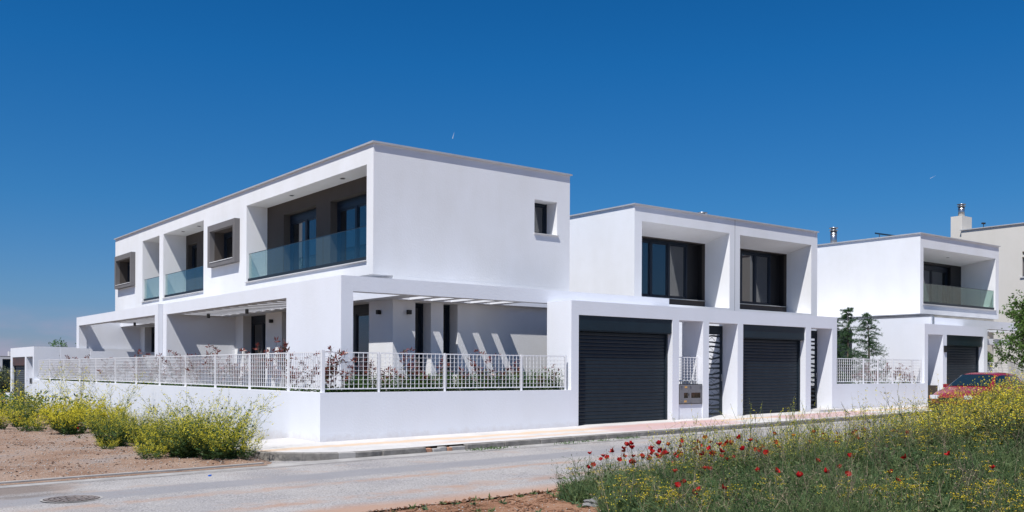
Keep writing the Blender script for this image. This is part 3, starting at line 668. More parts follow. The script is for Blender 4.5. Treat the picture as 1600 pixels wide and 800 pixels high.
# ------------------------------------------------------------------ far (north) garage portal of the second unit
np_ = thing('garage_block', (0, 30, 0), 'small far white portal at the left edge with a grey roller door', 'garage')
MB().wall('x', .0, .5, 27.961, 33.24, -.5, 2.50, [(29.88, 32.78, -.5, 2.06), (28.2, 29.56, -.5, 2.06)]).build('portal_wall', WHITE2, np_)
MB().box(.5, 1.14, 27.962, 28.2, -.3, 2.498).box(.5, 6, 33.0, 33.24, -.3, 2.498).box(.5, 5, 29.6, 29.88, -.3, 2.498).box(.5, 6, 29.88, 33.0, 2.3, 2.497).box(1.14, 6, 27.99, 28.2, -.3, 2.497).build('side_wall', WHITE2, np_)
garage_door(np_, 'x', .12, 29.883, 32.777, -.15, 1.67, 2.06, .02, mat('grey_shutter', (.085, .10, .11), .5, (4, .3)), mat('rust_stained_box', (.05, .05, .055), .6, (2.2, .3), None, col2=(.13, .06, .05)))
MB().box(.3, .36, 28.2, 29.56, -.2, 2.06).build('gate_panel', WHITE2, np_)
ib = thing('intercom', (.02, 28.45, .95), 'small dark intercom box beside the far gate opening', 'intercom')
MB().box(-.045, .0, 28.26, 28.62, .84, 1.1).build('housing', CABG, ib); MB().box(-.052, -.044, 28.32, 28.50, .90, 1.06).build('screen', BLACK, ib)
tag(MB().box(-.02, .25, 33.245, 34.4, -.5, .33).build('garden_wall', WHITE2), 'stub of low white wall left of the far portal', 'wall')

# ------------------------------------------------------------------ HOUSE 2 (middle)
h2 = thing('house', (13.95, 4.8, 0), 'middle white house with two deep window niches side by side above the garage portal', 'house')
n1 = (14.30, 18.87, 3.86, 6.63); n2 = (19.46, 23.88, 3.86, 6.62)
XA, XB = 13.95, 24.28
MB().wall('y', 4.8, 5.05, XA, XB, 0, 7.16, [n1, n2]).box(XA, XA+.25, 5.05, 16, 0, 7.16).box(XB-.25, XB, 5.05, 16, 0, 7.16).build('wall', WHITE, h2)
mb = MB()
for a, b_, z0, z1 in (n1, n2):
    mb.box(a-.15, a, 5.05, 6.7, z0-.2, z1+.15); mb.box(b_, b_+.15, 5.05, 6.7, z0-.2, z1+.15); mb.quad((a, 4.802, z1-.001), (b_, 4.802, z1-.001), (b_, 6.0, 6.355), (a, 6.0, 6.355)); mb.box(a, b_, 5.05, 6.7, z1+.002, z1+.15); mb.box(a, b_, 5.05, 6.7, z0-.2, z0)
mb.build('niche_lining', WHITE, h2)
MB().box(19.155, 19.17, 4.797, 4.8, 3.3, 7.15).build('expansion_joint', CABG, h2)
MB().box(XA+.2, XB-.2, 5, 15.9, 6.7, 6.85).build('roof', CONC, h2)
coping(h2, XA, XB, 4.8, 16, 7.16)
for a, b_, z0, z1 in (n1, n2):
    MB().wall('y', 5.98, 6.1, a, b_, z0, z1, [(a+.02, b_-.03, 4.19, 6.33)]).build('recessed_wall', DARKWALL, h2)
    MB().box(a+.1, b_-.03, 5.9, 6.1, 4.175, 4.20).build('window_sill', STEEL, h2)
    ma, mb2 = a+.15, b_-.03
    mb = MB().box(ma-.13, b_-.03, 6.1, 6.35, 6.33, 6.4).box(mb2-.001, mb2+.05, 6.1, 6.5, 4.19, 6.33).box(mb2-.62, mb2-.002, 6.32, 6.40, 4.19, 6.33)
    mb.build('dark_reveal', BLACK, h2)
    window(h2, 'y', 6.28, a+.02, mb2-.62, 4.20, 6.33, 4, mull=.09)
flue(19.75, 6.9, 6.85, 7.75, .15, 'short steel flue above the middle house, near the joint of its facade')

# ------------------------------------------------------------------ HOUSE 3 (right)
h3 = thing('house', (27.8, 2.4, 0), 'right-hand white house with a glass-fronted balcony and one garage, behind the red car', 'house')
XA, XB, YA = 27.82, 34.43, 2.40
nh = (28.06, 34.14, 4.33, 6.63)
MB().wall('y', YA, YA+.25, XA, XB, 3.93, 7.18, [nh]).box(XA, XA+.25, YA+.25, 15, 3.93, 7.18).box(XB-.25, XB, YA+.25, 15, 3.93, 7.18).build('upper_wall', WHITE, h3)
MB().box(XA+.25, XB-.25, YA+.25, 15, 3.93, 4.1).build('floor_slab', WHITE, h3)
a, b_, z0, z1 = nh
MB().box(a-.1, a, YA+.25, 4.2, z0-.2, z1+.1).box(b_, b_+.1, YA+.25, 4.2, z0-.2, z1+.1).box(a, b_, YA+.25, 4.2, z1+.002, z1+.1).box(a, b_, YA+.25, 4.2, z0-.2, z0).box(a, b_, 2.402, 2.41, z1-.003, z1+.05).build('balcony_lining', WHITE, h3)
mb = MB(); mb.quad((a, 2.403, z1-.002), (b_, 2.403, z1-.002), (b_, 4.0, 6.40), (a, 4.0, 6.40)); mb.build('balcony_ceiling', WHITE, h3)
MB().wall('y', 3.97, 4.2, a, b_, z0, z1, [(a+.1, 28.9, z0, 6.35), (29.25, 33.2, z0, 6.30)]).build('recessed_wall', BLACK, h3)
window(h3, 'y', 4.12, a+.1, 28.9, z0, 6.35, 1); window(h3, 'y', 4.12, 29.25, 33.2, z0, 6.30, 3, header=.2)
MB().box(30.9, 31.1, 3.80, 3.97, 6.25, 6.5).build('alarm_box', COPING, h3) if False else MB().box(28.95, 29.12, 3.86, 3.965, 6.05, 6.42).build('alarm_box', COPING, h3)
glass_rail(h3, 'y', 2.47, 28.07, 34.12, 4.335, 5.18, 5, glassmat('darker_green_glass', (.58, .72, .68), 1.5, trans=1))
MB().box(28.02, 34.18, 2.35, 2.66, 4.30, 4.328).build('balcony_sill', MARBLE, h3)
spot(h3, 28.9, 3.1, 6.53); spot(h3, 31.3, 3.1, 6.53)
coping(h3, XA, XB, YA, 15, 7.18)
MB().box(XA+.2, XB-.2, YA+.2, 14.9, 6.75, 6.9).build('roof', CONC, h3)
# ground floor, west carport opening in shade
MB().wall('x', 26.05, 26.3, .975, 8.5, 0, 3.66, [(4.35, 7.6, 0, 3.25)]).box(26.3, 29.2, 8.3, 8.5, 0, 3.66).box(29.0, 29.2, 2.6, 8.3, 0, 3.92).box(26.3, 29.2, 4.2, 4.35, 0, 3.6).build('ground_floor_wall', WHITE2, h3)
MB().box(26.3, 29.2, 2.6, 8.3, 3.35, 3.6).box(26.3, 27.7, 1.28, 2.6, 3.35, 3.6).build('terrace_slab', WHITE2, h3)
MB().box(29.2, 34.4, 2.6, 3.0, 0, 3.92).build('ground_floor_wall', BEIGE, h3)
mb = MB().box(26.3, 40.5, .975, 1.28, 3.33, 3.655).box(40.2, 40.5, .98, 1.28, 0, 3.33); mb.build('pergola_frame', WHITE2, h3)
for x in (29.5, 30.6, 31.7, 32.8, 33.9, 35.0): B('pergola_rib', WHITE2, h3, x, x+.45, 1.28, 2.6, 3.34, 3.64)
MB().cyl((26.18, .95, 3.3), (26.18, .95, 3.70), .045, .045, 10).build('downpipe', STEEL, h3)
B('pergola_beam', WHITE2, h3, 30.9, 34.6, 1.9, 2.2, 2.75, 3.0)
B('column', BEIGE, h3, 30.6, 31.6, 2.3, 2.6, 0, 2.75)
# its portal
p3 = thing('garage_block', (23.87, 0, 0), 'white portal of the right-hand house with one dark garage door, behind the red car', 'garage')
MB().wall('y', 0, .6, 23.87, 28.50, 0, 3.29, [(24.1, 25.15, 0, 2.92), (25.42, 28.22, 0, 2.93)]).box(23.87, 24.1, .6, .97, 0, 3.288).box(28.22, 28.5, .6, .97, 0, 3.288).box(25.15, 25.42, .6, .97, 0, 3.288).box(25.42, 28.22, .6, .97, 2.93, 3.288).box(24.1, 25.15, .97, 1.1, 0, 2.9).build('portal_wall', WHITE2, p3)
garage_door(p3, 'y', .24, 25.423, 28.217, .37, 2.56, 2.93, .05)
MB().box(25.20, 25.34, -.05, .0, 2.28, 2.52).build('wall_lamp', BLACK, p3)
MB().box(24.1, 25.15, .05, .97, .1, .40).build('door_step', PAVE, p3)
MB().box(24.35, 24.75, .52, .6, 1.45, 1.85).build('letter_box', CABG, p3)
MB().box(24.82, 24.97, .5, .56, 1.5, 1.85).build('intercom', BLACK, p3)
f5 = thing('fence', (28.6, .1, 1.1), 'white fence at the right edge behind the tree and the red car', 'fence')
fence_panel_x(f5, 28.55, 32.0, 1.15, 1.95, ax='y'); fence_panel_x(f5, 32.1, 36.0, 1.15, 1.95, ax='y')
for x in (28.55, 29.2, 32.05, 36): MB().box(x-.03, x+.03, .08, .12, 1.0, 1.97).build('post', FENCEW, f5)
wall_thing('white garden wall right of the third garage, mostly hidden by the red car', (28.501, 42, .001, .2, 0, 1.15))
flue(28.45, 6.85, 7.0, 7.98, .14, 'tall steel flue at the back left corner of the right-hand house roof', .1)
# solar panel on its roof
spn = thing('solar_panel', (30.2, 3.8, 7.2), 'dark solar water heater panel tilted on the roof of the right-hand house', 'solar panel')
mb = MB(); p = [(29.7, 4.2, 7.42), (31.9, 4.2, 7.42), (31.9, 5.6, 7.75), (29.7, 5.6, 7.75)]
mb.poly(p); mb.poly([(x, y, z-.07) for x, y, z in p])
for i in range(4):
    q, r = p[i], p[(i+1) % 4]; mb.poly([q, r, (r[0], r[1], r[2]-.07), (q[0], q[1], q[2]-.07)])
mb.build('collector', PANE, spn)
MB().tube([(29.9, 5.5, 6.9), (29.9, 5.5, 7.66)], .02).tube([(31.7, 5.5, 6.9), (31.7, 5.5, 7.66)], .02).tube([(29.7, 4.2, 7.36), (31.9, 4.2, 7.36)], .025).build('support_frame', STEEL, spn)
MB().cyl((31.2, 5.9, 7.35), (32.4, 5.9, 7.35), .2, .2, 14).build('tank', COPING, spn)

# ------------------------------------------------------------------ HOUSE 4 (beige, right edge)
h4 = thing('house', (44, -2, 0), 'taller plain beige apartment house cut off by the right edge', 'house')
MB().wall('x', 44, 44.4, -14, 9.05, 0, 9.55, [(3.9, 5.72, 6.7, 7.75), (3.9, 5.72, 7.87, 8.05)]).box(44.4, 56, 8.8, 9.05, 0, 9.55).box(44.4, 56, -14, -13.75, 0, 9.55).build('wall', BEIGE, h4)
MB().box(44.3, 56, -13.9, 8.9, 9.2, 9.4).build('roof', CONC, h4)
MB().box(43.93, 44.3, -14.05, 9.1, 9.55, 9.60).build('coping', COPING, h4)
window(h4, 'x', 44.15, 3.9, 5.72, 6.7, 7.75, 2); window(h4, 'x', 44.15, 3.9, 5.72, 7.87, 8.05, 1)
MB().box(43.94, 44.2, 3.8, 5.8, 6.64, 6.7).build('window_sill', MARBLE, h4)
MB().box(44.1, 45.2, 9.06, 9.72, 5, 10.42).build('chimney', BEIGE, h4)
flue(44.6, 9.36, 10.4, 11.15, .17, 'steel flue on top of the beige chimney')
MB().cyl((44.2, 7.9, 9.6), (44.2, 7.9, 9.85), .02, .02, 6).cyl((44.2, 7.8, 9.83), (44.2, 8.0, 9.86), .05, .05, 8).build('roof_light', BLACK, h4)
# far building at the left edge
LB = mat('distant_white_render', (.62, .60, .60), .9, (1, .1))
hb = thing('house', (3, 84, 0), 'distant white flat-roofed building beyond the trees at the left edge', 'house')
MB().wall('y', 84, 84.4, -8, 13, -1, 2.75, [(-6, -2, 1.4, 2.4), (3.2, 7.55, 1.45, 2.15), (8.2, 9.5, 1.4, 2.45), (8.35, 9.2, -1, .5)]).box(12.6, 13, 84.4, 94, -1, 2.75).box(-8, 13, 93.6, 94, -1, 2.75).build('wall', LB, hb)
MB().box(-7.9, 12.6, 84.4, 93.6, 2.4, 2.6).build('roof', LB, hb)
MB().box(6.9, 8.0, 82.4, 84, .55, 1.35).build('balcony', LB, hb)
for a, b_, z0, z1 in ((-6, -2, 1.4, 2.4), (3.2, 7.55, 1.45, 2.15), (8.2, 9.5, 1.4, 2.45)): window(hb, 'y', 84.2, a, b_, z0, z1, 2, mull=.12)
MB().box(8.9, 9.3, 85, 85.4, 2.6, 3.2).build('chimney', LB, hb)
mb = MB(); pts = [Vector((-24+5*k, 60-.3*k, 2.40+.2*((k-6)/6.)**2)) for k in range(13)]
tag(mb.tube([tuple(p) for p in pts], .022, 5).build('overhead_cable', BLACK), 'thin black overhead cable crossing the sky at the left edge', 'cable')

# ------------------------------------------------------------------ red car
RED = mat('red_car_paint', (.26, .010, .022), .25, None, None, .5)
RED.node_tree.nodes['Principled BSDF'].inputs['Coat Weight'].default_value = .6
TYRE = mat('tyre_rubber', (.015, .015, .015), .8); RIMM = mat('wheel_rim', (.45, .46, .48), .35, metal=.8); LAMP = mat('headlight_glass', (.7, .72, .75), .12, spec=.6); ORANGE = mat('orange_indicator', (.7, .2, .03), .3); TAIL = mat('tail_light', (.4, .01, .01), .25)
car = thing('parked_car', (20.3, -2.84, zr(21)), 'red hatchback parked at the kerb, half hidden by yellow weeds', 'car')
def car_profile(x):
    """x from nose 0 to tail 3.85: (centre z, shoulder z, half width, half width of top, lower z)"""
    K_ = [(0, .52, .50, .62, .55, .24), (.10, .66, .62, .72, .6, .2), (.45, .80, .76, .79, .68, .18), (.95, .92, .86, .815, .70, .18), (1.12, .98, .88, .82, .68, .18), (1.75, 1.36, .90, .825, .56, .18), (2.1, 1.415, .91, .83, .565, .18),
          (2.8, 1.41, .92, .83, .56, .18), (3.3, 1.34, .92, .82, .54, .18), (3.62, 1.12, .91, .80, .58, .2), (3.78, .88, .86, .78, .62, .22), (3.85, .60, .58, .70, .60, .3)]
    for a, b_ in zip(K_[:-1], K_[1:]):
        if a[0] <= x <= b_[0]:
            t = (x-a[0])/(b_[0]-a[0]); return [p+(q-p)*t for p, q in zip(a[1:], b_[1:])]
    return list(K_[-1][1:])
def ring(x):
    zc, zs, w, wt, zl = car_profile(x)
    cab = max(0, min(1, (zc-zs-.1)/.35))
    ze = zc-.03-.035*cab
    pts = [(0, zl), (w*.8, zl), (w*.97, zl+.08), (w, (zl+zs)/2), (w*.99, zs-.06), (w*.955, zs), (w*.955+(wt-w*.955)*.5, zs+(ze-zs)*.5), (wt, ze), (wt*.85, zc-.012), (wt*.45, zc), (0, zc)]
    return pts
xs = [0, .04, .1, .2, .45, .7, .95, 1.03, 1.12, 1.28, 1.45, 1.62, 1.75, 1.9, 2.1, 2.4, 2.8, 3.1, 3.3, 3.45, 3.62, 3.7, 3.78, 3.83, 3.85]
V = []; F = []
nr = 11
for x in xs:
    r = ring(x)
    full = [(x, -p[0], p[1]) for p in r] + [(x, p[0], p[1]) for p in reversed(r[1:-1])]
    V += full
L = 20
for i in range(len(xs)-1):
    for j in range(L): F.append((i*L+j, i*L+(j+1) % L, (i+1)*L+(j+1) % L, (i+1)*L+j))
F.append(tuple(range(L))); F.append(tuple(reversed(range((len(xs)-1)*L, len(xs)*L))))
me = bpy.data.meshes.new('body'); me.from_pydata(V, [], F); me.materials.append(RED); me.polygons.foreach_set('use_smooth', [True]*len(me.polygons))
body = link('body', me, car, (0, 0, 0)); sb = body.modifiers.new('s', 'SUBSURF'); sb.levels = 2; sb.render_levels = 2
def skin_patch(name, m, xa, xb, ja, jb, sides=(-1,), off=.012, n=8, trim=None, parent=None):
    """panel lying on the body between stations xa..xb and ring indices ja..jb"""
    mbp = MB()
    for sd in sides:
        G = []
        for i in range(n+1):
            row = []
            for j in range(n+1):
                v = ja+(jb-ja)*j/n; x = xa+(xb-xa)*i/n
                if trim: x = trim(x, j/n, i/n)
                r = ring(x); k = min(int(v), nr-2); t = v-k
                y = r[k][0]+(r[k+1][0]-r[k][0])*t; z = r[k][1]+(r[k+1][1]-r[k][1])*t
                dy, dz = r[k+1][0]-r[k][0], r[k+1][1]-r[k][1]; l = math.hypot(dy, dz) or 1
                row.append((x-(off if ja >= 7 and xa < 1.5 else 0), sd*(y+off*dz/l), z-off*dy/l*(1 if True else 0)))
            G.append(row)
        for i in range(n):
            for j in range(n): mbp.quad(G[i][j], G[i+1][j], G[i+1][j+1], G[i][j+1])
    me = mbp.mesh(name, m, True, True)
    return link(name, me, parent or car, (0, 0, 0))
skin_patch('windscreen', CARG, 1.08, 1.70, 7.3, 10, (-1, 1), .014)
skin_patch('rear_window', CARG, 3.38, 3.66, 7.4, 10, (-1, 1), .014)
for sd in (-1, 1):
    skin_patch('side_window', CARG, 1.45, 2.42, 5.15, 6.85, (sd,), .012, trim=lambda x, v, u: x+(.0 if u > .5 else (1-2*u)*(v*.42-.22)))
    skin_patch('side_window', CARG, 2.50, 3.30, 5.15, 6.85, (sd,), .012, trim=lambda x, v, u: x-(u*v*.16))
    for xw in (.70, 3.12):
        w = MB().cyl((xw, sd*.66, .29), (xw, sd*.835, .29), .29, .29, 24).mesh('wheel', TYRE, True); wo = link('wheel', w, car, (0, 0, 0))
        link('rim', MB().cyl((xw, sd*.836, .29), (xw, sd*.842, .29), .19, .17, 20).mesh('rim', RIMM), wo, (0, 0, 0))
        link('wheel_arch', MB().cyl((xw, sd*.80, .32), (xw, sd*.826, .32), .34, .34, 24).mesh('wheel_arch', BLACK), car, (0, 0, 0))
    link('headlight', MB().box(.02, .2, sd*.42, sd*.68, .56, .68).mesh('headlight', LAMP), car, (0, 0, 0))
    link('indicator', MB().box(.08, .25, sd*.68, sd*.735, .56, .66).mesh('indicator', ORANGE), car, (0, 0, 0))
    link('tail_light', MB().box(3.70, 3.83, sd*.55, sd*.74, .66, .92).mesh('tail_light', TAIL), car, (0, 0, 0))
    link('mirror', MB().box(1.42, 1.54, sd*.83, sd*1.0, .90, 1.02).mesh('mirror', RED), car, (0, 0, 0))
    link('door_handle', MB().box(2.3, 2.45, sd*.825, sd*.845, .78, .81).mesh('door_handle', BLACK), car, (0, 0, 0))
    link('side_trim', MB().box(1.1, 2.75, sd*.82, sd*.838, .5, .55).mesh('side_trim', BLACK), car, (0, 0, 0))
link('bumper', MB().box(-.05, .22, -.7, .7, .24, .42).mesh('bumper', BLACK), car, (0, 0, 0))
link('grille', MB().box(-.02, .06, -.38, .38, .50, .60).mesh('grille', BLACK), car, (0, 0, 0))
link('bumper', MB().box(3.68, 3.92, -.72, .72, .28, .48).mesh('bumper', BLACK), car, (0, 0, 0))
#VEG#
# ------------------------------------------------------------------ vegetation
def leafmat(name, c1, c2, rough=.6, trans=.25, scale=3):
    m = mat(name, c1, rough, (scale, .0), None, .25, col2=c2, coords='world')
    t = m.node_tree; b = t.nodes['Principled BSDF']; o = t.nodes['Material Output']
    tr = N(t, 'ShaderNodeBsdfTranslucent'); mx = N(t, 'ShaderNodeMixShader'); mx.inputs[0].default_value = trans
    src = b.inputs['Base Color'].links[0].from_socket; t.links.new(src, tr.inputs[0])
    t.links.new(b.outputs[0], mx.inputs[1]); t.links.new(tr.outputs[0], mx.inputs[2]); t.links.new(mx.outputs[0], o.inputs[0])
    return m
G_STEM = leafmat('green_stem', (.10, .14, .05), (.14, .17, .07)); G_LEAF = leafmat('mustard_leaf', (.045, .095, .025), (.085, .14, .04))
G_GRASS = leafmat('grass_blade', (.07, .125, .038), (.16, .20, .08), scale=9); G_GRASS2 = leafmat('blue_green_grass', (.05, .11, .045), (.12, .18, .09), scale=8)
G_DARK = leafmat('dark_weed_leaf', (.025, .06, .02), (.05, .10, .03), scale=5)
DRY = leafmat('dry_stalk', (.26, .20, .13), (.36, .30, .20), .8, .1, 7); DRYDK = leafmat('brown_stalk', (.12, .09, .07), (.17, .13, .10), .8, .1)
YEL = leafmat('yellow_petal', (.82, .72, .04), (.72, .64, .07), .6, .3, 8); YEL2 = leafmat('golden_umbel', (.72, .52, .02), (.62, .50, .04), .6, .3, 8)
REDP = leafmat('poppy_petal', (.52, .010, .008), (.36, .006, .012), .6, .3, 14); POD = leafmat('poppy_centre', (.02, .02, .015), (.03, .04, .02))
PHR = leafmat('red_photinia_leaf', (.13, .025, .025), (.24, .075, .055), .35, .2, 9); PHG = leafmat('bronze_green_leaf', (.07, .10, .035), (.15, .09, .05), .4, .2, 9)
CON = leafmat('conifer_spray', (.04, .095, .045), (.085, .155, .065), .7, .15, 7); BARK = mat('bark', (.13, .10, .08), .9, (9, .4)); TREEL = leafmat('tree_leaf', (.07, .14, .03), (.13, .22, .05), .5, .3, 5)
OLIVE = leafmat('olive_leaf', (.07, .10, .05), (.13, .15, .09), .6, .2, 3); HEDGE = leafmat('ground_cover_leaf', (.035, .10, .015), (.085, .17, .03), .6, .2, 6)
LIME = leafmat('lime_thuja', (.14, .26, .03), (.20, .33, .04), .6, .2, 6)

def unit(a): return a/np.maximum(np.linalg.norm(a, axis=-1, keepdims=True), 1e-9)
class VB:
    """collects quads as numpy blocks"""
    def __init__(s): s.V = []; s.F = []; s.M = []; s.n = 0
    def add(s, v, f, m):
        s.V.append(v.reshape(-1, 3)); s.F.append(f+s.n); s.M.append(np.full(len(f), m)); s.n += v.size//3
    def ribbons(s, base, d, length, width, bend, seg, m, r=rng, tip=.15):
        """tapered bent strips; returns the centre lines (n, seg+1, 3)"""
        n = len(base); d = unit(d); t = np.linspace(0, 1, seg+1)[None, :, None]; L = np.broadcast_to(np.asarray(length, float).reshape(-1, 1, 1), (n, 1, 1))
        c = base[:, None, :]+d[:, None, :]*L*t+bend[:, None, :]*L*t*t
        sd = r.normal(size=(n, 3)); sd = unit(np.cross(d, sd)); w = np.broadcast_to(np.asarray(width, float).reshape(-1, 1, 1), (n, 1, 1))*(1-(1-tip)*t)
        a = c-sd[:, None, :]*w/2; b_ = c+sd[:, None, :]*w/2
        v = np.stack([a, b_], 2)      # n, seg+1, 2, 3
        i = (np.arange(n)[:, None]*(seg+1)+np.arange(seg)[None, :])*2
        f = np.stack([i, i+1, i+3, i+2], -1).reshape(-1, 4)
        s.add(v, f, m); return c
    def leaves(s, p, d, ln, wd, m, r=rng, fold=0):
        """kite shaped leaves starting at p along d"""
        n = len(p); d = unit(d); ln = np.broadcast_to(np.asarray(ln, float).reshape(-1, 1), (n, 1)); wd = np.broadcast_to(np.asarray(wd, float).reshape(-1, 1), (n, 1))
        sd = unit(np.cross(d, r.normal(size=(n, 3))))
        v = np.stack([p, p+d*ln*.45+sd*wd/2, p+d*ln, p+d*ln*.45-sd*wd/2], 1)
        f = np.arange(n)[:, None]*4+np.arange(4)[None, :]; s.add(v, f, m)
    def mesh(s, name, mats):
        return np_mesh(name, np.concatenate(s.V), np.concatenate(s.F), mats, np.concatenate(s.M))
def pick(c, ts):
    """points on centre lines: c (n,k,3), ts (n,) in 0..1"""
    k = c.shape[1]-1; x = np.clip(ts, 0, .999)*k; i = x.astype(int); t = (x-i)[:, None]; a = np.arange(len(c)) if len(c) == len(ts) else None
    return c[a, i]*(1-t)+c[a, i+1]*t
def rep(c, n): return np.repeat(c, n, axis=0)

def mustard(seed, ns=42, h=1.0, spread=.55, dens=1.0, yel=1.0, low=1.0, lowf=.25, mats_=None):
    r = np.random.default_rng(seed); out = {}
    st = VB(); lf = VB(); fl = VB()
    ang = r.uniform(0, 2*np.pi, ns); q = np.sqrt(r.uniform(0, 1, ns))*spread
    base = np.stack([q*.35*np.cos(ang), q*.35*np.sin(ang), np.zeros(ns)], 1)
    d = np.stack([q*np.cos(ang), q*np.sin(ang), np.full(ns, 1.)], 1)+r.normal(size=(ns, 3))*.08
    bend = np.stack([np.cos(ang)*.18, np.sin(ang)*.18, -.08*np.ones(ns)], 1)*r.uniform(.2, 1.3, (ns, 1))
    c = st.ribbons(base, d, h*r.uniform(.55, 1.12, ns), .009, bend, 5, 0, r)
    nb = int(9*dens); c2 = rep(c, nb); n2 = len(c2); ts = r.uniform(.22, .97, n2); p = pick(c2, ts)
    d2 = rep(d, nb)*.8+r.normal(size=(n2, 3))*.75; d2[:, 2] = np.abs(d2[:, 2])*.6+.25
    cb = st.ribbons(p, d2, h*r.uniform(.10, .34, n2), .005, r.normal(size=(n2, 3))*.12, 3, 0, r)
    nf = int(10*yel); c3 = rep(cb, nf); n3 = len(c3); p3 = pick(c3, r.uniform(.35, 1, n3))+r.normal(size=(n3, 3))*.012
    keep = r.uniform(size=n3) < (np.clip(p3[:, 2]/(h*.45), .25, 1) if lowf >= .2 else np.clip((p3[:, 2]/h-.5)/.3, lowf, 1))
    p3 = p3[keep]; fl.leaves(p3, r.normal(size=(len(p3), 3)), r.uniform(.012, .026, len(p3)), .017, 0, r)
    nl = int(14*low); c4 = rep(c, nl); n4 = len(c4); t4 = r.beta(1.1, 2.2, n4); p4 = pick(c4, t4)+r.normal(size=(n4, 3))*.03
    dl = r.normal(size=(n4, 3)); dl[:, 2] = np.abs(dl[:, 2])*.4
    lf.leaves(p4, dl, r.uniform(.05, .16, n4)*(1.15-t4), r.uniform(.02, .05, n4), 0, r)
    nl = int(5*low*dens); c5 = rep(cb, max(nl, 1)); n5 = len(c5); lf.leaves(pick(c5, r.uniform(0, 1, n5)), r.normal(size=(n5, 3)), r.uniform(.02, .05, n5), .010, 0, r)
    a_, b_, c_ = mats_ or (G_STEM, G_LEAF, YEL)
    return [('stems', st.mesh('stems', [a_])), ('leaves', lf.mesh('leaves', [b_])), ('flowers', fl.mesh('flowers', [c_]))]
def plant(name, parts, loc, label, cat, group, rz=0, sc=1):
    e = thing(name, loc, label, cat, group, rz); e.scale = (sc, sc, sc) if not isinstance(sc, tuple) else sc
    for n_, me in parts:
        q_ = link(n_, me, e, (0, 0, 0))
        if n_ in ('flowers', 'leaves', 'crown', 'foliage', 'stems', 'branches'): q_['kind'] = 'stuff'
    return e
MU = [mustard(1, 46, .84, .66, 1.2, 2.0, 1.4), mustard(2, 40, .92, .7, 1.1, 1.0, 1.8), mustard(3, 38, 1.15, .8, 1.1, .8, .8), mustard(4, 22, 1.15, .45, .8, .6, .3), mustard(5, 30, .8, .9, 1.0, 1.2, 1.0), mustard(6, 50, 1.0, .62, 1.0, .5, 2.4)]
STRAW = leafmat('straw_green_stem', (.17, .17, .08), (.24, .21, .12), .7, .2, 6)
BE = [mustard(11, 36, .9, .45, 1.1, .7, 1.0, .02, (STRAW, G_LEAF, YEL)), mustard(12, 30, .95, .4, .9, .6, .6, .02, (STRAW, G_GRASS, YEL2)), mustard(13, 22, 1.05, .4, .8, .6, .4, .02, (G_STEM, G_LEAF, YEL)), mustard(14, 14, 1.15, .5, .7, .5, .3, .02, (STRAW, G_GRASS, YEL2))]
mus = [  # x, y, proto, scale, label
 (-4.2, 11.4, 0, .8, 'bushy yellow mustard at the left edge, nearest the frame border'), (-3.3, 12.6, 5, .95, 'dark green mustard before the far portal, second from the left edge'),
 (-2.5, 14.5, 3, 1.35, 'tall thin mustard before the grey far garage door'), (-1.7, 13.0, 3, 1.5, 'tall dark-stemmed mustard before the far gate opening'), (-1.2, 10.9, 3, 1.25, 'tall sparse weed against the wall just right of the far portal'),
 (-3.6, 9.4, 4, .8, 'low mustard at the back left of the dirt lot'), (-2.7, 10.2, 0, 1.0, 'dense yellow mustard just right of the far portal'),
 (-3.1, 7.6, 0, 1.05, 'brightest dense yellow mustard bush at the back of the dirt lot'), (-2.2, 8.2, 0, 1.1, 'yellow mustard against the middle of the side wall'), (-2.4, 6.6, 4, .8, 'thinning yellow mustard at the right end of the bright clump'),
 (-2.0, 5.2, 2, .62, 'sparse small mustard in the gap before bare white wall'),
 (-3.2, 3.5, 5, .85, 'dark green mustard bush with a low leafy foot jutting into the lot'), (-2.5, 4.2, 1, .9, 'compact green-yellow mustard behind the jutting one'), (-3.55, 2.5, 4, .35, 'tiny leafy mustard tuft in front of the jutting bush'),
 (-2.6, 2.4, 4, .62, 'low mustard in the dip between two clumps'), (-2.0, 2.6, 2, .75, 'wispy mustard close to the side wall, before the dip'),
 (-3.15, .9, 1, .85, 'mustard bush on the dirt edge left of the biggest clump'), (-2.2, 1.3, 2, .95, 'airy tall mustard behind the dirt edge'),
 (-2.95, -.3, 5, .85, 'full green mustard bush leaning over the dirt lot, in the big clump'), (-2.35, .3, 2, 1.12, 'tall wispy mustard at the back of the big clump'),
 (-2.6, -1.05, 1, .95, 'front mustard bush of the big clump, close to the kerb strip'), (-2.45, -.7, 2, 1.12, 'rightmost tall airy mustard bush before the street corner'),
 (-3.5, -.1, 4, .6, 'small mustard spreading at the left foot of the big clump'), (-1.75, -.1, 3, .65, 'thin mustard sprig at the pavement corner'), (-2.2, -1.2, 4, .7, 'low spreading mustard at the right foot of the big clump')]
for i, (x, y, k, s_, lab) in enumerate(mus):
    plant('mustard_bush', MU[k], (x, y, zd(x, y)-.02), lab, 'wild mustard', 'yellow mustard bushes along the side wall', i*1.7, s_)

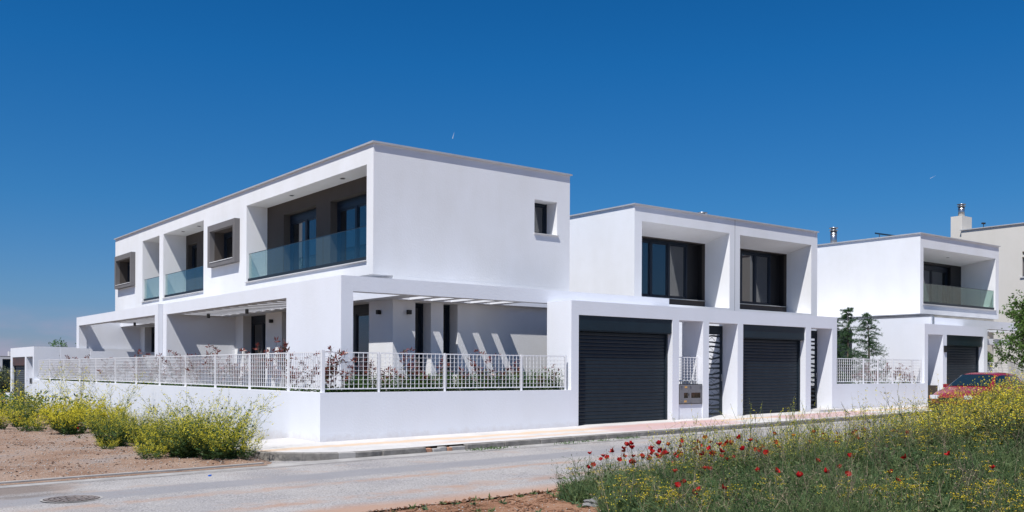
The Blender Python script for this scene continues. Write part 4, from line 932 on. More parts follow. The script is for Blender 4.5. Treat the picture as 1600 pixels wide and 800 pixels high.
# poppies in the lit lot corner (tiny red)
def poppy_meshes(seed, h=.5):
    r = np.random.default_rng(seed); st = VB(); pe = VB(); ce = VB()
    c = st.ribbons(np.zeros((1, 3)), np.array([[.05, .02, 1.]]), [h], [.006], np.array([[r.normal()*.06, r.normal()*.06, 0]]), 5, 0, r, .8)
    st.leaves(np.array([[0, 0, .02]]*6), np.concatenate([r.normal(size=(6, 2)), np.abs(r.normal(size=(6, 1)))*.7], 1), r.uniform(.12, .25, 6), .035, 1, r)
    top = c[0, -1]; fs = .035; up_ = np.array([r.normal()*.5-.35, r.normal()*.4-.35, .9]); up_ /= np.linalg.norm(up_)
    a = np.cross(up_, [1, .2, 0]); a /= np.linalg.norm(a); b_ = np.cross(up_, a)
    V = []; F = []
    for k in range(5):   # cupped petals, 3x3 patches
        th = k*2*np.pi/5+r.normal()*.1; rad = np.cos(th)*a+np.sin(th)*b_; tan = -np.sin(th)*a+np.cos(th)*b_; i0 = len(V)
        for u_ in (0, .5, 1):
            for v_ in (-1, 0, 1):
                w = fs*.85*(.25+u_*.9-.35*u_*u_); cup = (u_**1.5)*fs*(.95+r.normal()*.15)
                V.append(top+rad*fs*(.1+.95*u_)*(1-.12*abs(v_))+tan*v_*w+up_*(cup+.2*fs*abs(v_)*u_+r.normal()*.002))
        for u_ in range(2):
            for v_ in range(2): q = i0+u_*3+v_; F.append((q, q+1, q+4, q+3))
    pe.add(np.array(V), np.array(F), 0)
    n = 10; ce.leaves(np.repeat(top[None], n, 0), up_[None]+r.normal(size=(n, 3))*.5, .016, .009, 0, r)
    return [('stem', st.mesh('stem', [G_STEM, G_LEAF])), ('petals', pe.mesh('petals', [REDP])), ('centre', ce.mesh('centre', [POD]))]
PO = [poppy_meshes(20+i, .34+.035*i) for i in range(7)]

# ---- density sampling over the field, thinning with distance
CV = np.array(CAM); FW = np.array(fwd); RT = np.array(rt)
def field_points(n, fmin=8.5, fmax=60, power=1.6, r=rng, ymax=-7.75, umin=-1.0, umax=1.12):
    """random field positions inside the wider view (a margin to the sides included)"""
    P = []; tot = 0
    while tot < n:
        u = r.uniform(0, 1, n*3); f = (fmin**(1-power)+u*(fmax**(1-power)-fmin**(1-power)))**(1/(1-power))
        l = r.uniform(-.15, .72, n*3)*f
        x = CV[0]+FW[0]*f+RT[0]*l; y = CV[1]+FW[1]*f+RT[1]*l
        e = YE+.12*np.sin(x*1.3)+.08*np.sin(x*3.1+1)
        # the bare red-earth corner in the foreground
        bare = (x < -.35+(y+8)*.55+.18*np.sin(y*3)) | ((x-.9)**2/.5+(y+12.6)**2/.12 < 1)
        ok = (y < e) & ~bare
        p = np.stack([x, y], 1)[ok]; P.append(p); tot += len(p)
    p = np.concatenate(P)[:n]
    z = np.array([zf(a, b_) for a, b_ in p])
    return np.concatenate([p, z[:, None]], 1)
def clump(p, s=1.1, o=0.):
    return np.sin(p[:, 0]*s*1.3+o)*np.sin(p[:, 1]*s*1.7+1.3*o)+.6*np.sin(p[:, 0]*s*3.1+p[:, 1]*s*2.3+o)
def rise(p): return np.clip((p[:, 0]+1)/14., 0, 1)       # taller weeds to the right
r = rng
# grass
def grass_block(n, name, mats, hmin, hmax, w, label, power, off, lean=.35):
    vb = VB(); p = field_points(n, power=power); cl = clump(p, 1.2, off); f = (p[:, :2]-CV[:2])@FW[:2]
    edge_f = np.clip((-7.7-p[:, 1])/1.2, .25, 1)
    h = r.uniform(hmin, hmax, n)*(.74+.38*cl)*(.8+.45*rise(p))*edge_f; h = np.clip(h, .06, 1.1)
    d = np.concatenate([r.normal(size=(n, 2))*lean, np.ones((n, 1))], 1); b_ = np.concatenate([r.normal(size=(n, 2))*.3, -np.abs(r.normal(size=(n, 1)))*.12], 1)
    wd = w*np.clip(f/13, 1, 2.2)*r.uniform(.6, 1.4, n)
    m = (r.uniform(size=n) < .5-.25*cl).astype(int)
    for k in (0, 1):
        q = m == k; vb.ribbons(p[q], d[q], h[q], wd[q], b_[q], 3, k, r, .12)
    o = link(name, vb.mesh(name, mats)); return tag(o, label, 'grass', kind='stuff')
grass_block(105000, 'field_grass', [G_GRASS, G_GRASS2], .20, .56, .011, 'tall green grass filling the flower field in the right foreground', 1.5, 0)
# broad leaved weeds
vb = VB(); n = 52000; p = field_points(n, power=1.7); cl = clump(p, 1.7, 2.); ef = np.clip((-7.7-p[:, 1])/1.2, .3, 1)
hh = r.beta(1.3, 2, n)*.5*(.7+.35*cl)*(.8+.5*rise(p))*ef; p[:, 2] += np.clip(hh, 0, .7)
d = r.normal(size=(n, 3)); d[:, 2] = d[:, 2]*.6+.2
m = (r.uniform(size=n)+.22*cl > .6).astype(int)
for k in (0, 1):
    q = m == k; vb.leaves(p[q], d[q], r.uniform(.03, .10, q.sum()), r.uniform(.012, .03, q.sum()), k, r)
tag(link('field_weeds', vb.mesh('field_weeds', [G_DARK, G_GRASS])), 'leafy green weeds growing low among the field grass', 'weeds', kind='stuff')
# stalks: dry, brown, green with yellow heads
vb = VB(); n = 5200; p = field_points(n, power=1.55); cl = clump(p, .9, 4.); ef = np.clip((-7.7-p[:, 1])/.8, .6, 1)
h = r.uniform(.25, .72, n)*(.8+.35*rise(p))*ef
d = np.concatenate([r.normal(size=(n, 2))*.28, np.ones((n, 1))], 1)
kk = r.choice(5, n, p=[.12, .12, .26, .25, .25])
for k in range(5):
    q = kk == k; nb = 4
    c = vb.ribbons(p[q], d[q], h[q], .006, r.normal(size=(q.sum(), 3))*.08, 4, k, r, .4)
    c2 = rep(c, nb); m_ = len(c2); cc = vb.ribbons(pick(c2, r.uniform(.4, 1, m_)), rep(d[q], nb)+r.normal(size=(m_, 3))*.8, r.uniform(.06, .22, m_), .0035, np.zeros((m_, 3)), 2, k, r, .5)
    c3 = rep(cc, 2); vb.leaves(pick(c3, r.uniform(.5, 1, len(c3))), r.normal(size=(len(c3), 3)), .022, .009, k, r)
tag(link('dry_stalks', vb.mesh('dry_stalks', [DRY, DRYDK, G_STEM, G_GRASS, G_DARK])), 'thin green, beige and brown stalks standing up through the field grass', 'stalks', kind='stuff')
def yellow_block(n, name, hmin, hmax, heads, size, mat_, label, power, off, cut, umbel):
    vb = VB(); p = field_points(n*3, power=power); cl = clump(p, .8, off); p = p[cl > cut][:n]; n = len(p)
    ef = np.clip((-7.7-p[:, 1])/1.0, .5, 1); h = r.uniform(hmin, hmax, n)*(.75+.55*rise(p))*ef
    d = np.concatenate([r.normal(size=(n, 2))*.2, np.ones((n, 1))], 1); b_ = r.normal(size=(n, 3))*.08
    c = vb.ribbons(p, d, h, .006, b_, 4, 0, r, .5)
    nb = 5; c2 = rep(c, nb); m_ = len(c2); ts = r.uniform(.55, 1, m_); cc = vb.ribbons(pick(c2, ts), rep(d, nb)*.7+r.normal(size=(m_, 3))*.5, r.uniform(.05, .2, m_)*(1.3-ts), .004, np.zeros((m_, 3)), 2, 0, r, .6)
    c3 = rep(cc, 1); tips = cc[:, -1]
    hp = np.repeat(tips, heads, 0); k_ = len(hp)
    off_ = r.normal(size=(k_, 3))*(np.array([.022, .022, .004]) if umbel else np.array([.03, .03, .05])); 
    ld = r.normal(size=(k_, 3)); 
    if umbel: ld[:, 2] *= .3
    vb.leaves(hp+off_, ld, r.uniform(.7, 1.3, k_)*size, size*.8, 1, r)
    c4 = rep(c, 6); vb.leaves(pick(c4, r.uniform(.05, .8, len(c4))), r.normal(size=(len(c4), 3)), r.uniform(.03, .09, len(c4)), .010, 2, r)
    return tag(link(name, vb.mesh(name, [G_STEM, mat_, G_LEAF])), label, 'wildflowers', kind='stuff')
yellow_block(240, 'yellow_umbel_flowers', .4, .8, 10, .013, YEL2, 'flat golden flower heads on thin stems, thickest before the red car', 1.35, 1.0, .3, True)
yellow_block(420, 'small_yellow_flowers', .2, .5, 2, .016, YEL, 'small bright yellow blossoms low in the field grass', 1.7, 3.0, .6, False)
# far thick yellow weeds in front of the car
def vtop(q):   # silhouette of the weed belt as seen from the verge, height falling with distance to its left
    P_ = [(.10, 80), (.28, 62), (.36, 46), (.43, 40), (.46, 36), (.495, 24), (.53, 12), (.57, 5)]
    if q <= P_[0][0]: return P_[0][1]
    for a, b_ in zip(P_[:-1], P_[1:]):
        if q <= b_[0]: return a[1]+(b_[1]-a[1])*(q-a[0])/(b_[0]-a[0])
    return P_[-1][1]
BL = ['bright yellow', 'golden-headed', 'greenish', 'thin-stemmed']; BW = ['near the left end of', 'left of the middle of', 'in the middle of', 'right of the middle of', 'below the windscreen in', 'at the right edge of']
for i in range(88):
    q = .33+.24*((i*.618) % 1)**.62+float(r.uniform(-.01, .01)); f = float(r.uniform(13.5, 20.5)); l = q*f
    x = CV[0]+FW[0]*f+RT[0]*l; y = CV[1]+FW[1]*f+RT[1]*l
    if y > -7.9: continue
    zg = zf(x, y); hh = 1.5-vtop(q)/1495*f-zg; s_ = hh*float(r.uniform(.74, 1.04))*(1.04 if q > .42 else 1)
    if s_ < .3: continue
    k = int(r.integers(0, 3)) if q > .44 else int(r.integers(2, 4)); w_ = min(5, max(0, int((q-.33)/.04)))
    plant('mustard_plant', BE[k], (float(x), float(y), zg-.02), '%s %s weed %s the %s of the weed belt' % ('tall' if s_ > .72 else 'low', BL[k], BW[w_].replace(' of', ' in').replace('near the left end in', 'at the left end in').replace('left in the middle in', 'left of centre in').replace('in the middle in', 'central in').replace('right in the middle in', 'right of centre in').replace('at the right edge in', 'at the picture edge in'), 'near side' if f < 16 else ('middle' if f < 18.3 else 'road side')), 'wild mustard', 'yellow weeds in front of the red car', float(r.uniform(0, 6)), s_)
# tall wispy plants that stand against the garages and the white wall
def wispy(seed, h=1.25, n=7, fl_=1.0, mt=None):
    r = np.random.default_rng(seed); st = VB(); fl = VB()
    base = r.normal(size=(n, 3))*np.array([.05, .05, 0]); d = np.concatenate([r.normal(size=(n, 2))*.22, np.ones((n, 1))], 1)
    c = st.ribbons(base, d, h*r.uniform(.6, 1.05, n), .011, r.normal(size=(n, 3))*.13, 6, 0, r, .5)
    c2 = rep(c, 8); m_ = len(c2); ts = r.uniform(.3, .95, m_); cc = st.ribbons(pick(c2, ts), rep(d, 8)*.8+r.normal(size=(m_, 3))*.5, h*r.uniform(.08, .26, m_), .006, r.normal(size=(m_, 3))*.1, 3, 0, r, .5)
    c3 = rep(cc, 5); k = len(c3); fl.leaves(pick(c3, r.uniform(.3, 1, k))+r.normal(size=(k, 3))*.006, r.normal(size=(k, 3)), .015, .011, 0, r)
    c4 = rep(c, 8); lf = VB(); lf.leaves(pick(c4, r.beta(1, 2.5, len(c4))), r.normal(size=(len(c4), 3)), .09, .022, 0, r)
    return [('stems', st.mesh('stems', [mt or G_STEM])), ('flowers', fl.mesh('flowers', [YEL])), ('leaves', lf.mesh('leaves', [G_LEAF]))]
WI = [wispy(31), wispy(32, 1.1, 9), wispy(33, 1.3, 5), wispy(34, 1.0, 8, 1, DRYDK)]
wl = [(2.2, -8.3, 0, .72, 'before the meter cabinet'), (2.7, -8.0, 1, .70, 'before the left edge of the first gate'), (3.0, -8.6, 1, .75, 'before the branch-pattern gate'), (3.3, -8.2, 2, .72, 'before the pillar right of the gate'),
      (3.8, -8.1, 0, .86, 'before the left edge of the second garage door'), (4.1, -8.5, 1, .85, 'before the left third of the second garage door'), (4.4, -8.2, 2, .80, 'before the middle of the second garage door'), (4.8, -8.3, 0, .90, 'before the right third of the second garage door'),
      (5.15, -8.0, 1, .72, 'before the right edge of the second garage door'), (5.4, -8.3, 2, .72, 'before the far gate of the portal'), (5.8, -8.1, 3, .85, 'before the right end of the portal'), (6.4, -8.4, 3, .95, 'bare and brown before the conifer fence'),
      (6.9, -8.2, 3, .9, 'brown before the middle of the low garden wall'), (7.5, -8.4, 1, .85, 'before the right part of the conifer fence'), (8.3, -8.2, 0, .85, 'before the post of the small gate'), (2.1, -8.2, 1, .5, 'short, before the first garage door'), (1.2, -8.4, 1, .45, 'short, by the first poppies')]
for i, (x, y, k, s_, lab) in enumerate(wl):
    plant('tall_weed', WI[k], (x, y, zf(x, y)), 'tall wispy weed at the field edge, '+lab, 'weed', 'tall wispy weeds along the field edge', i*1.1, s_*1.12)
    plant('tall_weed', WI[(k+1) % 4], (x+.17, y-.45, zf(x, y-.45)), 'short weed at the field edge, '+lab, 'weed', 'tall wispy weeds along the field edge', i*2.3, s_*.85)
zn = ['the first garage door', 'the meter niche', 'the first gate', 'the pillar by the gate', 'the second garage door', 'the second door frame', 'the far gate', 'the conifer fence']
for i in range(46):
    q = .17+.20*((i*.618) % 1)+float(r.uniform(-.006, .006)); f = float(r.uniform(13.2, 17.2)); l = q*f
    x = CV[0]+FW[0]*f+RT[0]*l; y = CV[1]+FW[1]*f+RT[1]*l
    if y > -7.95: continue
    zg = zf(x, y); hh = 1.5-(vtop(q)+4)/1495*f-zg; s_ = hh*float(r.uniform(.62, 1.0))
    if s_ < .25: continue
    k = int(r.integers(0, 6)); ms_ = (BE[2:]+WI)[k]
    plant('meadow_weed', ms_, (float(x), float(y), zg-.02), '%s weed in the meadow %s, in line with %s' % (['slender green', 'straw-coloured', 'branching', 'airy', 'many-stemmed', 'brown bare'][k], 'front' if f < 14.6 else ('middle' if f < 16 else 'back'), zn[min(7, int((q-.165)/.027))]), 'weed', 'weeds rising above the left half of the meadow', float(r.uniform(0, 6)), s_)
# tall brown dead stems in the right foreground
BD = [wispy(41, 1.0, 10, 1, DRYDK), wispy(42, 1.0, 8, 1, DRY)]
for i, (f, l) in enumerate(((11, 5.3), (10.6, 6.0), (13, 5.0), (9.8, 3.4), (12, 4.0))):
    x = CV[0]+FW[0]*f+RT[0]*l; y = CV[1]+FW[1]*f+RT[1]*l
    e = plant('dead_weed', [BD[i % 2][0]], (x, y, zf(x, y)), ['dark dead stem cluster in the middle right foreground', 'pair of leaning dark dead stems near the right edge', 'dead brown stems before the red car', 'pale dead twig cluster in the lower foreground', 'pale dead stalks right of the bare earth patch'][i], 'dead weed', None, i*2.0, .7)
# poppies: (pixel-free) field positions, dense between the first garage and the meter niche
pp = []
rp = np.random.default_rng(99)
for i in range(84):
    q = .075+.23*rp.beta(1.2, 2.1); f = rp.uniform(12.4, 15.4)+q*2; pp.append((f, q*f, 1))
for i in range(30):
    f = rp.uniform(14, 19); l = rp.uniform(.25, .42)*f; pp.append((f, l, .95))
for i in range(22):
    f = rp.uniform(10.2, 12.6); l = rp.uniform(.12, .50)*f; pp.append((f, l, .85))
for i, (f, l, s_) in enumerate(pp):
    x = CV[0]+FW[0]*f+RT[0]*l; y = CV[1]+FW[1]*f+RT[1]*l
    if y > -7.8: y = -7.85-rp.uniform(0, .6)
    q = l/f; z_ = ['first garage door', 'meter cabinet', 'branch-pattern gate', 'second garage door', 'conifer fence', 'low garden wall'][min(5, max(0, int((q-.08)/.058)))]
    d_ = 'nearest the camera' if f < 12.6 else ('in the front rows' if f < 14 else ('in the middle rows' if f < 15.8 else 'at the road side'))
    plant('poppy', PO[i % 7], (float(x), float(y), zf(x, y)-.02), '%s red poppy in line with the %s, %s' % (['low', 'small', 'nodding', 'open', 'tall', 'tallest', 'deep'][i % 7], z_, d_), 'poppy', 'red poppies in the field', float(rp.uniform(0, 6)), float(rp.uniform(.85, 1.15)))
for x, y, s_, lab in ((-3.9, 9.6, .5, 'single red poppy among the mustard at the left edge'), (-3.3, 6.1, .35, 'lone red poppy low in front of the bright mustard')):
    plant('poppy', PO[0], (x, y, zd(x, y)), lab, 'poppy', None, 1., s_*2)

# ---- shrubs behind the fences
def photinia(seed, h=.85, ns=3, nl=70, red=.7):
    r = np.random.default_rng(seed); st = VB(); lf = VB()
    base = r.normal(size=(ns, 3))*np.array([.05, .05, 0]); d = np.concatenate([r.normal(size=(ns, 2))*.16, np.ones((ns, 1))], 1)
    c = st.ribbons(base, d, h*r.uniform(.7, 1, ns), .014, r.normal(size=(ns, 3))*.1, 4, 0, r, .5)
    c2 = rep(c, 5); m_ = len(c2); ts = r.uniform(.2, .9, m_); cc = st.ribbons(pick(c2, ts), r.normal(size=(m_, 3))*.6+np.array([0, 0, .8]), r.uniform(.1, .26, m_), .008, np.zeros((m_, 3)), 2, 0, r, .6)
    tips = np.concatenate([c[:, -1], cc[:, -1]]); per = 7
    p = np.repeat(tips, per, 0)+r.normal(size=(len(tips)*per, 3))*.015; ld = r.normal(size=(len(p), 3)); ld[:, 2] = np.abs(ld[:, 2])*.8+.1
    lf.leaves(p, ld, r.uniform(.06, .11, len(p)), r.uniform(.022, .034, len(p)), 0, r)
    c5 = rep(cc, 5); q = len(c5); k = r.uniform(size=q) < (1-red)
    P5 = pick(c5, r.uniform(0, .9, q)); D5 = r.normal(size=(q, 3))
    lf.leaves(P5[k], D5[k], .075, .028, 1, r); lf.leaves(P5[~k], D5[~k], .07, .025, 0, r)
    return [('stem', st.mesh('stem', [BARK])), ('foliage', lf.mesh('foliage', [PHR, PHG]))]
PH = [photinia(50, .75, 3, 60, .8), photinia(51, .85, 4, 70, .5), photinia(52, .6, 3, 50, .9), photinia(53, .8, 3, 60, .3)]
rs = np.random.default_rng(5)
bays = lambda y: int(sum(1 for q in sidep if q < y))
ordn = ['first', 'second', 'third', 'fourth', 'fifth', 'sixth', 'seventh', 'eighth', 'ninth', 'tenth', 'eleventh', 'twelfth', 'thirteenth']
y = .45; i = 0
while y < 27:
    s_ = rs.uniform(.85, 1.4)*(1.0 if y < 14 else .9)
    plant('photinia_shrub', PH[i % 4], (.42+rs.uniform(-.08, .12), y, .95), '%s young shrub behind the %s side-fence bay from the street corner' % (['red-leaved', 'bushier dark red', 'bright red', 'partly green red'][i % 4], ordn[bays(y)-1]), 'shrub', 'red photinia shrubs behind the side fence', i*1.3, s_)
    y += rs.uniform(.6, 1.1); i += 1
e = plant('photinia_shrub', photinia(60, .95, 3, 90, .95), (.5, 20.3, .98), 'red-leaved shrub standing tallest over the far half of the side fence', 'shrub', 'red photinia shrubs behind the side fence', 0, 1.15)
x = .35; i = 0
while x < 6.8:
    s_ = rs.uniform(.85, 1.22) if x < 5 else rs.uniform(.75, 1.0)
    plant('photinia_shrub', PH[(i*3+1) % 4], (x, .42+rs.uniform(-.08, .1), .95), 'red and green shrub behind the street fence, %s the corner post' % ['right at', 'a step from', 'near', 'a little way from', 'third of the way from', 'half-way from', 'beyond half-way from', 'well beyond half-way from', 'far from', 'very far from', 'almost farthest from', 'farthest but one from', 'farthest from', 'at the garage end, away from'][min(i, 13)], 'shrub', 'red photinia shrubs behind the street fence', i*2.1, s_)
    x += rs.uniform(.42, .62); i += 1
x = 20.3; i = 0
while x < 23.8:
    plant('photinia_shrub', PH[i % 4], (x, .45, 1.02), 'reddish shrub behind the fence right of the conifers, %s' % ['just beside the last conifer', 'second along', 'in the middle', 'fourth along', 'second from the portal', 'next to the portal', 'against the portal'][min(i, 6)], 'shrub', 'shrubs behind the conifer fence', i*1.9, .9)
    x += .58; i += 1
# low planting strip
vb = VB(); n = 25000
px_ = np.concatenate([np.stack([r.uniform(.22, 6.9, 15000), r.uniform(.22, .6, 15000)], 1), np.stack([r.uniform(.22, .7, 9000), r.uniform(.3, 27.6, 9000)], 1), np.stack([r.uniform(18.5, 23.8, 1000), r.uniform(.24, .6, 1000)], 1)])
hz = np.where(px_[:, 0] > 18, 1.02, np.where((px_[:, 0] > .8) & (px_[:, 1] < .8), 1.0, .94))+r.beta(1.2, 2.6, n)*.30*np.where((px_[:, 0] > .8) & (px_[:, 0] < 7), 1.3+.12*px_[:, 0], .75)
d = r.normal(size=(n, 3)); d[:, 2] = np.abs(d[:, 2])
vb.leaves(np.concatenate([px_, hz[:, None]], 1), d, r.uniform(.04, .09, n), r.uniform(.012, .028, n), 0, r)
tag(link('ground_cover', vb.mesh('ground_cover', [HEDGE])), 'low green ground cover showing under the white fences', 'ground cover', kind='stuff')
# conifers
def conifer(seed, h, rad, arms=80):
    r = np.random.default_rng(seed); tk = MB().cyl((0, 0, 0), (0, 0, h*.55), .05, .03, 8); tk.cyl((0, 0, h*.55), (.06, .03, h), .03, .006, 6)
    vb = VB(); t = r.uniform(.03, .99, arms)**.9; ang = r.uniform(0, 6.28, arms); ln = rad*(1.05-t*.75)*r.uniform(.5, 1.3, arms)
    base = np.stack([.05*t, .03*t, t*h], 1); d = np.stack([np.cos(ang), np.sin(ang), r.uniform(.25, .9, arms)], 1)
    bend = np.stack([np.cos(ang)*.1, np.sin(ang)*.1, -r.uniform(.25, .75, arms)], 1)
    c = vb.ribbons(base, d, ln, .015, bend, 6, 1, r, .3)
    k = 26; c2 = rep(c, k); m_ = len(c2); ts = r.uniform(.12, 1, m_); p = pick(c2, ts)
    dd = rep(unit(d), k)*.9+r.normal(size=(m_, 3))*.55; cc = vb.ribbons(p, dd, rep(ln[:, None], k)[:, 0]*r.uniform(.10, .26, m_), .010, np.concatenate([r.normal(size=(m_, 2))*.1, -np.abs(r.normal(size=(m_, 1)))*.2], 1), 2, 0, r, .4)
    c3 = rep(cc, 5); q = len(c3); vb.leaves(pick(c3, r.uniform(0, 1, q)), rep(dd, 5)*.6+r.normal(size=(q, 3))*.6, r.uniform(.03, .07, q), .010, 0, r)
    return [('trunk', tk.mesh('trunk', BARK, True)), ('crown', vb.mesh('crown', [CON, BARK]))]
plant('conifer', conifer(71, 2.8, .74, 140), (21.0, 1.25, 1.0), 'tallest feathery conifer behind the white fence, its tip bending right', 'conifer tree', 'conifers behind the fence')
plant('conifer', conifer(72, 2.65, .85, 120), (22.15, 1.15, 1.0), 'right-hand conifer of the row, branches drooping over the white wall', 'conifer tree', 'conifers behind the fence', 1.)
plant('conifer', conifer(73, 2.3, .7, 120), (20.35, 1.35, 1.0), 'leftmost conifer, half hidden by the portal end', 'conifer tree', 'conifers behind the fence', 2.)
def round_bush(seed, rad, n, ln, m):
    r = np.random.default_rng(seed); vb = VB(); v = unit(r.normal(size=(n, 3))); p = v*rad*(r.uniform(.3, 1, (n, 1))**.5)*(1+.18*np.sin(v[:, :1]*7+v[:, 1:2]*5)); p[:, 2] = p[:, 2]*1.15+rad
    vb.leaves(p, v+r.normal(size=(n, 3))*.8, r.uniform(.6, 1.3, n)*ln, ln*.4, 0, r); return vb.mesh('foliage', [m])
plant('thuja_bush', [('foliage', round_bush(80, .33, 1500, .09, LIME)), ('trunk', MB().cyl((0, 0, -.8), (0, 0, .4), .03, .02, 6).mesh('trunk', BARK))], (31.45, 1.6, 1.75), 'small lime-green thuja above the fence at the right', 'bush', None)
# leafy tree entering from the right edge
def leafy_tree(seed, h, rad, leaf, m, nb=70, per=90, trunk=.12, zlo=.3):
    r = np.random.default_rng(seed); tk = MB(); top = Vector((.1, .05, h*.75)); tk.cyl((0, 0, 0), top*.5, trunk, trunk*.75, 10); tk.cyl(top*.5, top, trunk*.75, trunk*.3, 8)
    vb = VB(); lv = VB(); t = r.uniform(zlo, 1, nb); ang = r.uniform(0, 6.28, nb); base = np.array(top)[None]*t[:, None]
    d = np.stack([np.cos(ang), np.sin(ang), r.uniform(.1, 1.3, nb)], 1); ln = rad*r.uniform(.6, 1.15, nb)*(1.2-.5*t)
    c = vb.ribbons(base, d, ln, .05, r.normal(size=(nb, 3))*.12, 5, 0, r, .2)
    k = 12; c2 = rep(c, k); m_ = len(c2); p = pick(c2, r.uniform(.35, 1, m_)); dd = rep(unit(d), k)*.6+r.normal(size=(m_, 3))*.6
    cc = vb.ribbons(p, dd, rad*r.uniform(.12, .34, m_), .014, r.normal(size=(m_, 3))*.15, 3, 0, r, .3)
    k2 = max(1, per//k); c3 = rep(cc, k2); q = len(c3); lv.leaves(pick(c3, r.uniform(.1, 1, q))+r.normal(size=(q, 3))*leaf*.3, r.normal(size=(q, 3))+np.array([0, 0, -.2]), r.uniform(.7, 1.3, q)*leaf, leaf*.45, 0, r)
    return [('trunk', tk.mesh('trunk', BARK, True)), ('branches', vb.mesh('branches', [BARK])), ('crown', lv.mesh('crown', [m]))]
plant('leafy_tree', leafy_tree(90, 5.0, 1.6, .13, TREEL, 80, 130, .09, .28), (29.7, -1.35, .3), 'fresh green leafy tree whose branches reach in at the right edge', 'tree', None, .4)
# trees at the far left
OLT = [leafy_tree(95+i, 3.6, 2.0, .13, OLIVE, 60, 130, .16, .15) for i in range(2)]
for i, (x, y, s_, lab) in enumerate(((1.6, 50, .72, 'grey-green olive tree left of the far portal, nearest it'), (.2, 47, .62, 'grey-green olive tree at the very left edge'), (5.0, 62, .66, 'olive tree in front of the distant building'), (3.4, 55, .66, 'small olive tree hidden behind the far portal'), (-2.5, 56, .8, 'olive tree farthest left beyond the dirt lot'))):
    plant('olive_tree', OLT[i % 2], (x, y, -.9), lab, 'tree', 'olive trees beyond the lot', i*1.0, s_)
vb = VB(); n = 9000; P = np.stack([r.uniform(-14, -.1, n), r.uniform(16, 44, n)], 1); hz = r.beta(1.2, 1.6, n)*.95-.35
d = r.normal(size=(n, 3)); vb.leaves(np.concatenate([P, hz[:, None]], 1), d, r.uniform(.10, .28, n), .07, 0, r); 
n2 = 3500; P = np.stack([r.uniform(-12, -.1, n2), r.uniform(14, 38, n2)], 1); vb.leaves(np.concatenate([P, (r.uniform(.1, .75, n2)-.1)[:, None]], 1), r.normal(size=(n2, 3)), .07, .06, 1, r)
tag(link('wild_scrub', vb.mesh('wild_scrub', [G_LEAF, YEL])), 'wild green and yellow scrub beyond the dirt lot at the far left', 'scrub', kind='stuff')
RT_ = [round_bush(84+i, .45, 500, .12, HEDGE) for i in range(2)]
for i, (x, y, z) in enumerate(((2.3, 33.9, 2.0), (3.6, 33.9, 2.05), (5.4, 33.9, 1.95))):
    plant('bush', [('foliage', RT_[i % 2])], (x, y, z), ['leafy bush top showing left over the far portal roof', 'leafy bush top showing in the middle over the far portal roof', 'leafy bush top showing right over the far portal roof'][i], 'bush', 'bushes behind the far portal', i, 1.0)
# weeds in the gutter
vb = VB()
for cx_, cy_, rad, n in ((3.0, -2.12, .16, 140), (2.45, -2.14, .08, 50), (4.9, -2.2, .10, 60), (5.9, -2.2, .12, 50), (6.9, -2.1, .18, 120), (5.5, -2.1, .06, 30)):
    p = np.stack([cx_+r.normal(size=n)*rad*1.6, cy_+r.normal(size=n)*rad*.35, np.full(n, zr(cx_)+.02)], 1); d = r.normal(size=(n, 3)); d[:, 2] = np.abs(d[:, 2])+.3
    vb.leaves(p, d, r.uniform(.03, .09, n), .014, 0, r)
tag(link('gutter_weeds', vb.mesh('gutter_weeds', [HEDGE])), 'small tufts of weed growing in the gutter joint', 'weeds', kind='stuff')
# seedlings on the red earth
vb = VB()
for i in range(26):
    x = r.uniform(-3.2, -.2); y = r.uniform(-9.9, -8.0); n = 14; d = r.normal(size=(n, 3)); d[:, 2] = np.abs(d[:, 2])*.5+.15
    vb.leaves(np.tile([[x, y, zf(x, y)+.01]], (n, 1)), d, r.uniform(.04, .10, n), .02, int(r.integers(0, 2)), r)
tag(link('seedlings', vb.mesh('seedlings', [G_GRASS2, G_GRASS])), 'small green seedlings on the bare red earth', 'seedlings', kind='stuff')

# ------------------------------------------------------------------ stones, clods, litter
def blob(seed, sx, sy, sz, n=2, amp=.22):
    bm = bmesh.new(); bmesh.ops.create_icosphere(bm, subdivisions=n, radius=1); rr = random.Random(seed); ph_ = [rr.uniform(0, 6) for _ in range(6)]
    for v in bm.verts:
        c = v.co; k = 1+amp*(math.sin(c.x*4+ph_[0])*math.sin(c.y*5+ph_[1])+.6*math.sin(c.z*7+ph_[2]+c.x*6)+.35*math.sin(c.x*13+c.y*11+ph_[3]))
        v.co = Vector((c.x*sx, c.y*sy, c.z*sz))*k
    me = bpy.data.meshes.new('rock'); bm.to_mesh(me); bm.free(); me.materials.append(ROCK); return me
for i, (x, y, a, b_, c, lab) in enumerate(((-1.05, -9.72, .22, .16, .075, 'largest grey rock at the edge of the red earth'), (-.62, -9.55, .10, .09, .07, 'small grey rock right behind the largest one'), (.15, -9.75, .15, .1, .07, 'grey rock half hidden in the grass right of the others'), (-.05, -8.7, .10, .09, .06, 'small pale rock at the tip of the green weeds'))):
    tag(link('rock', blob(i, a, b_, c, 4, .16), None, (x, y, zf(x, y)+c*.35)), lab, 'rock', 'grey rocks at the field edge')
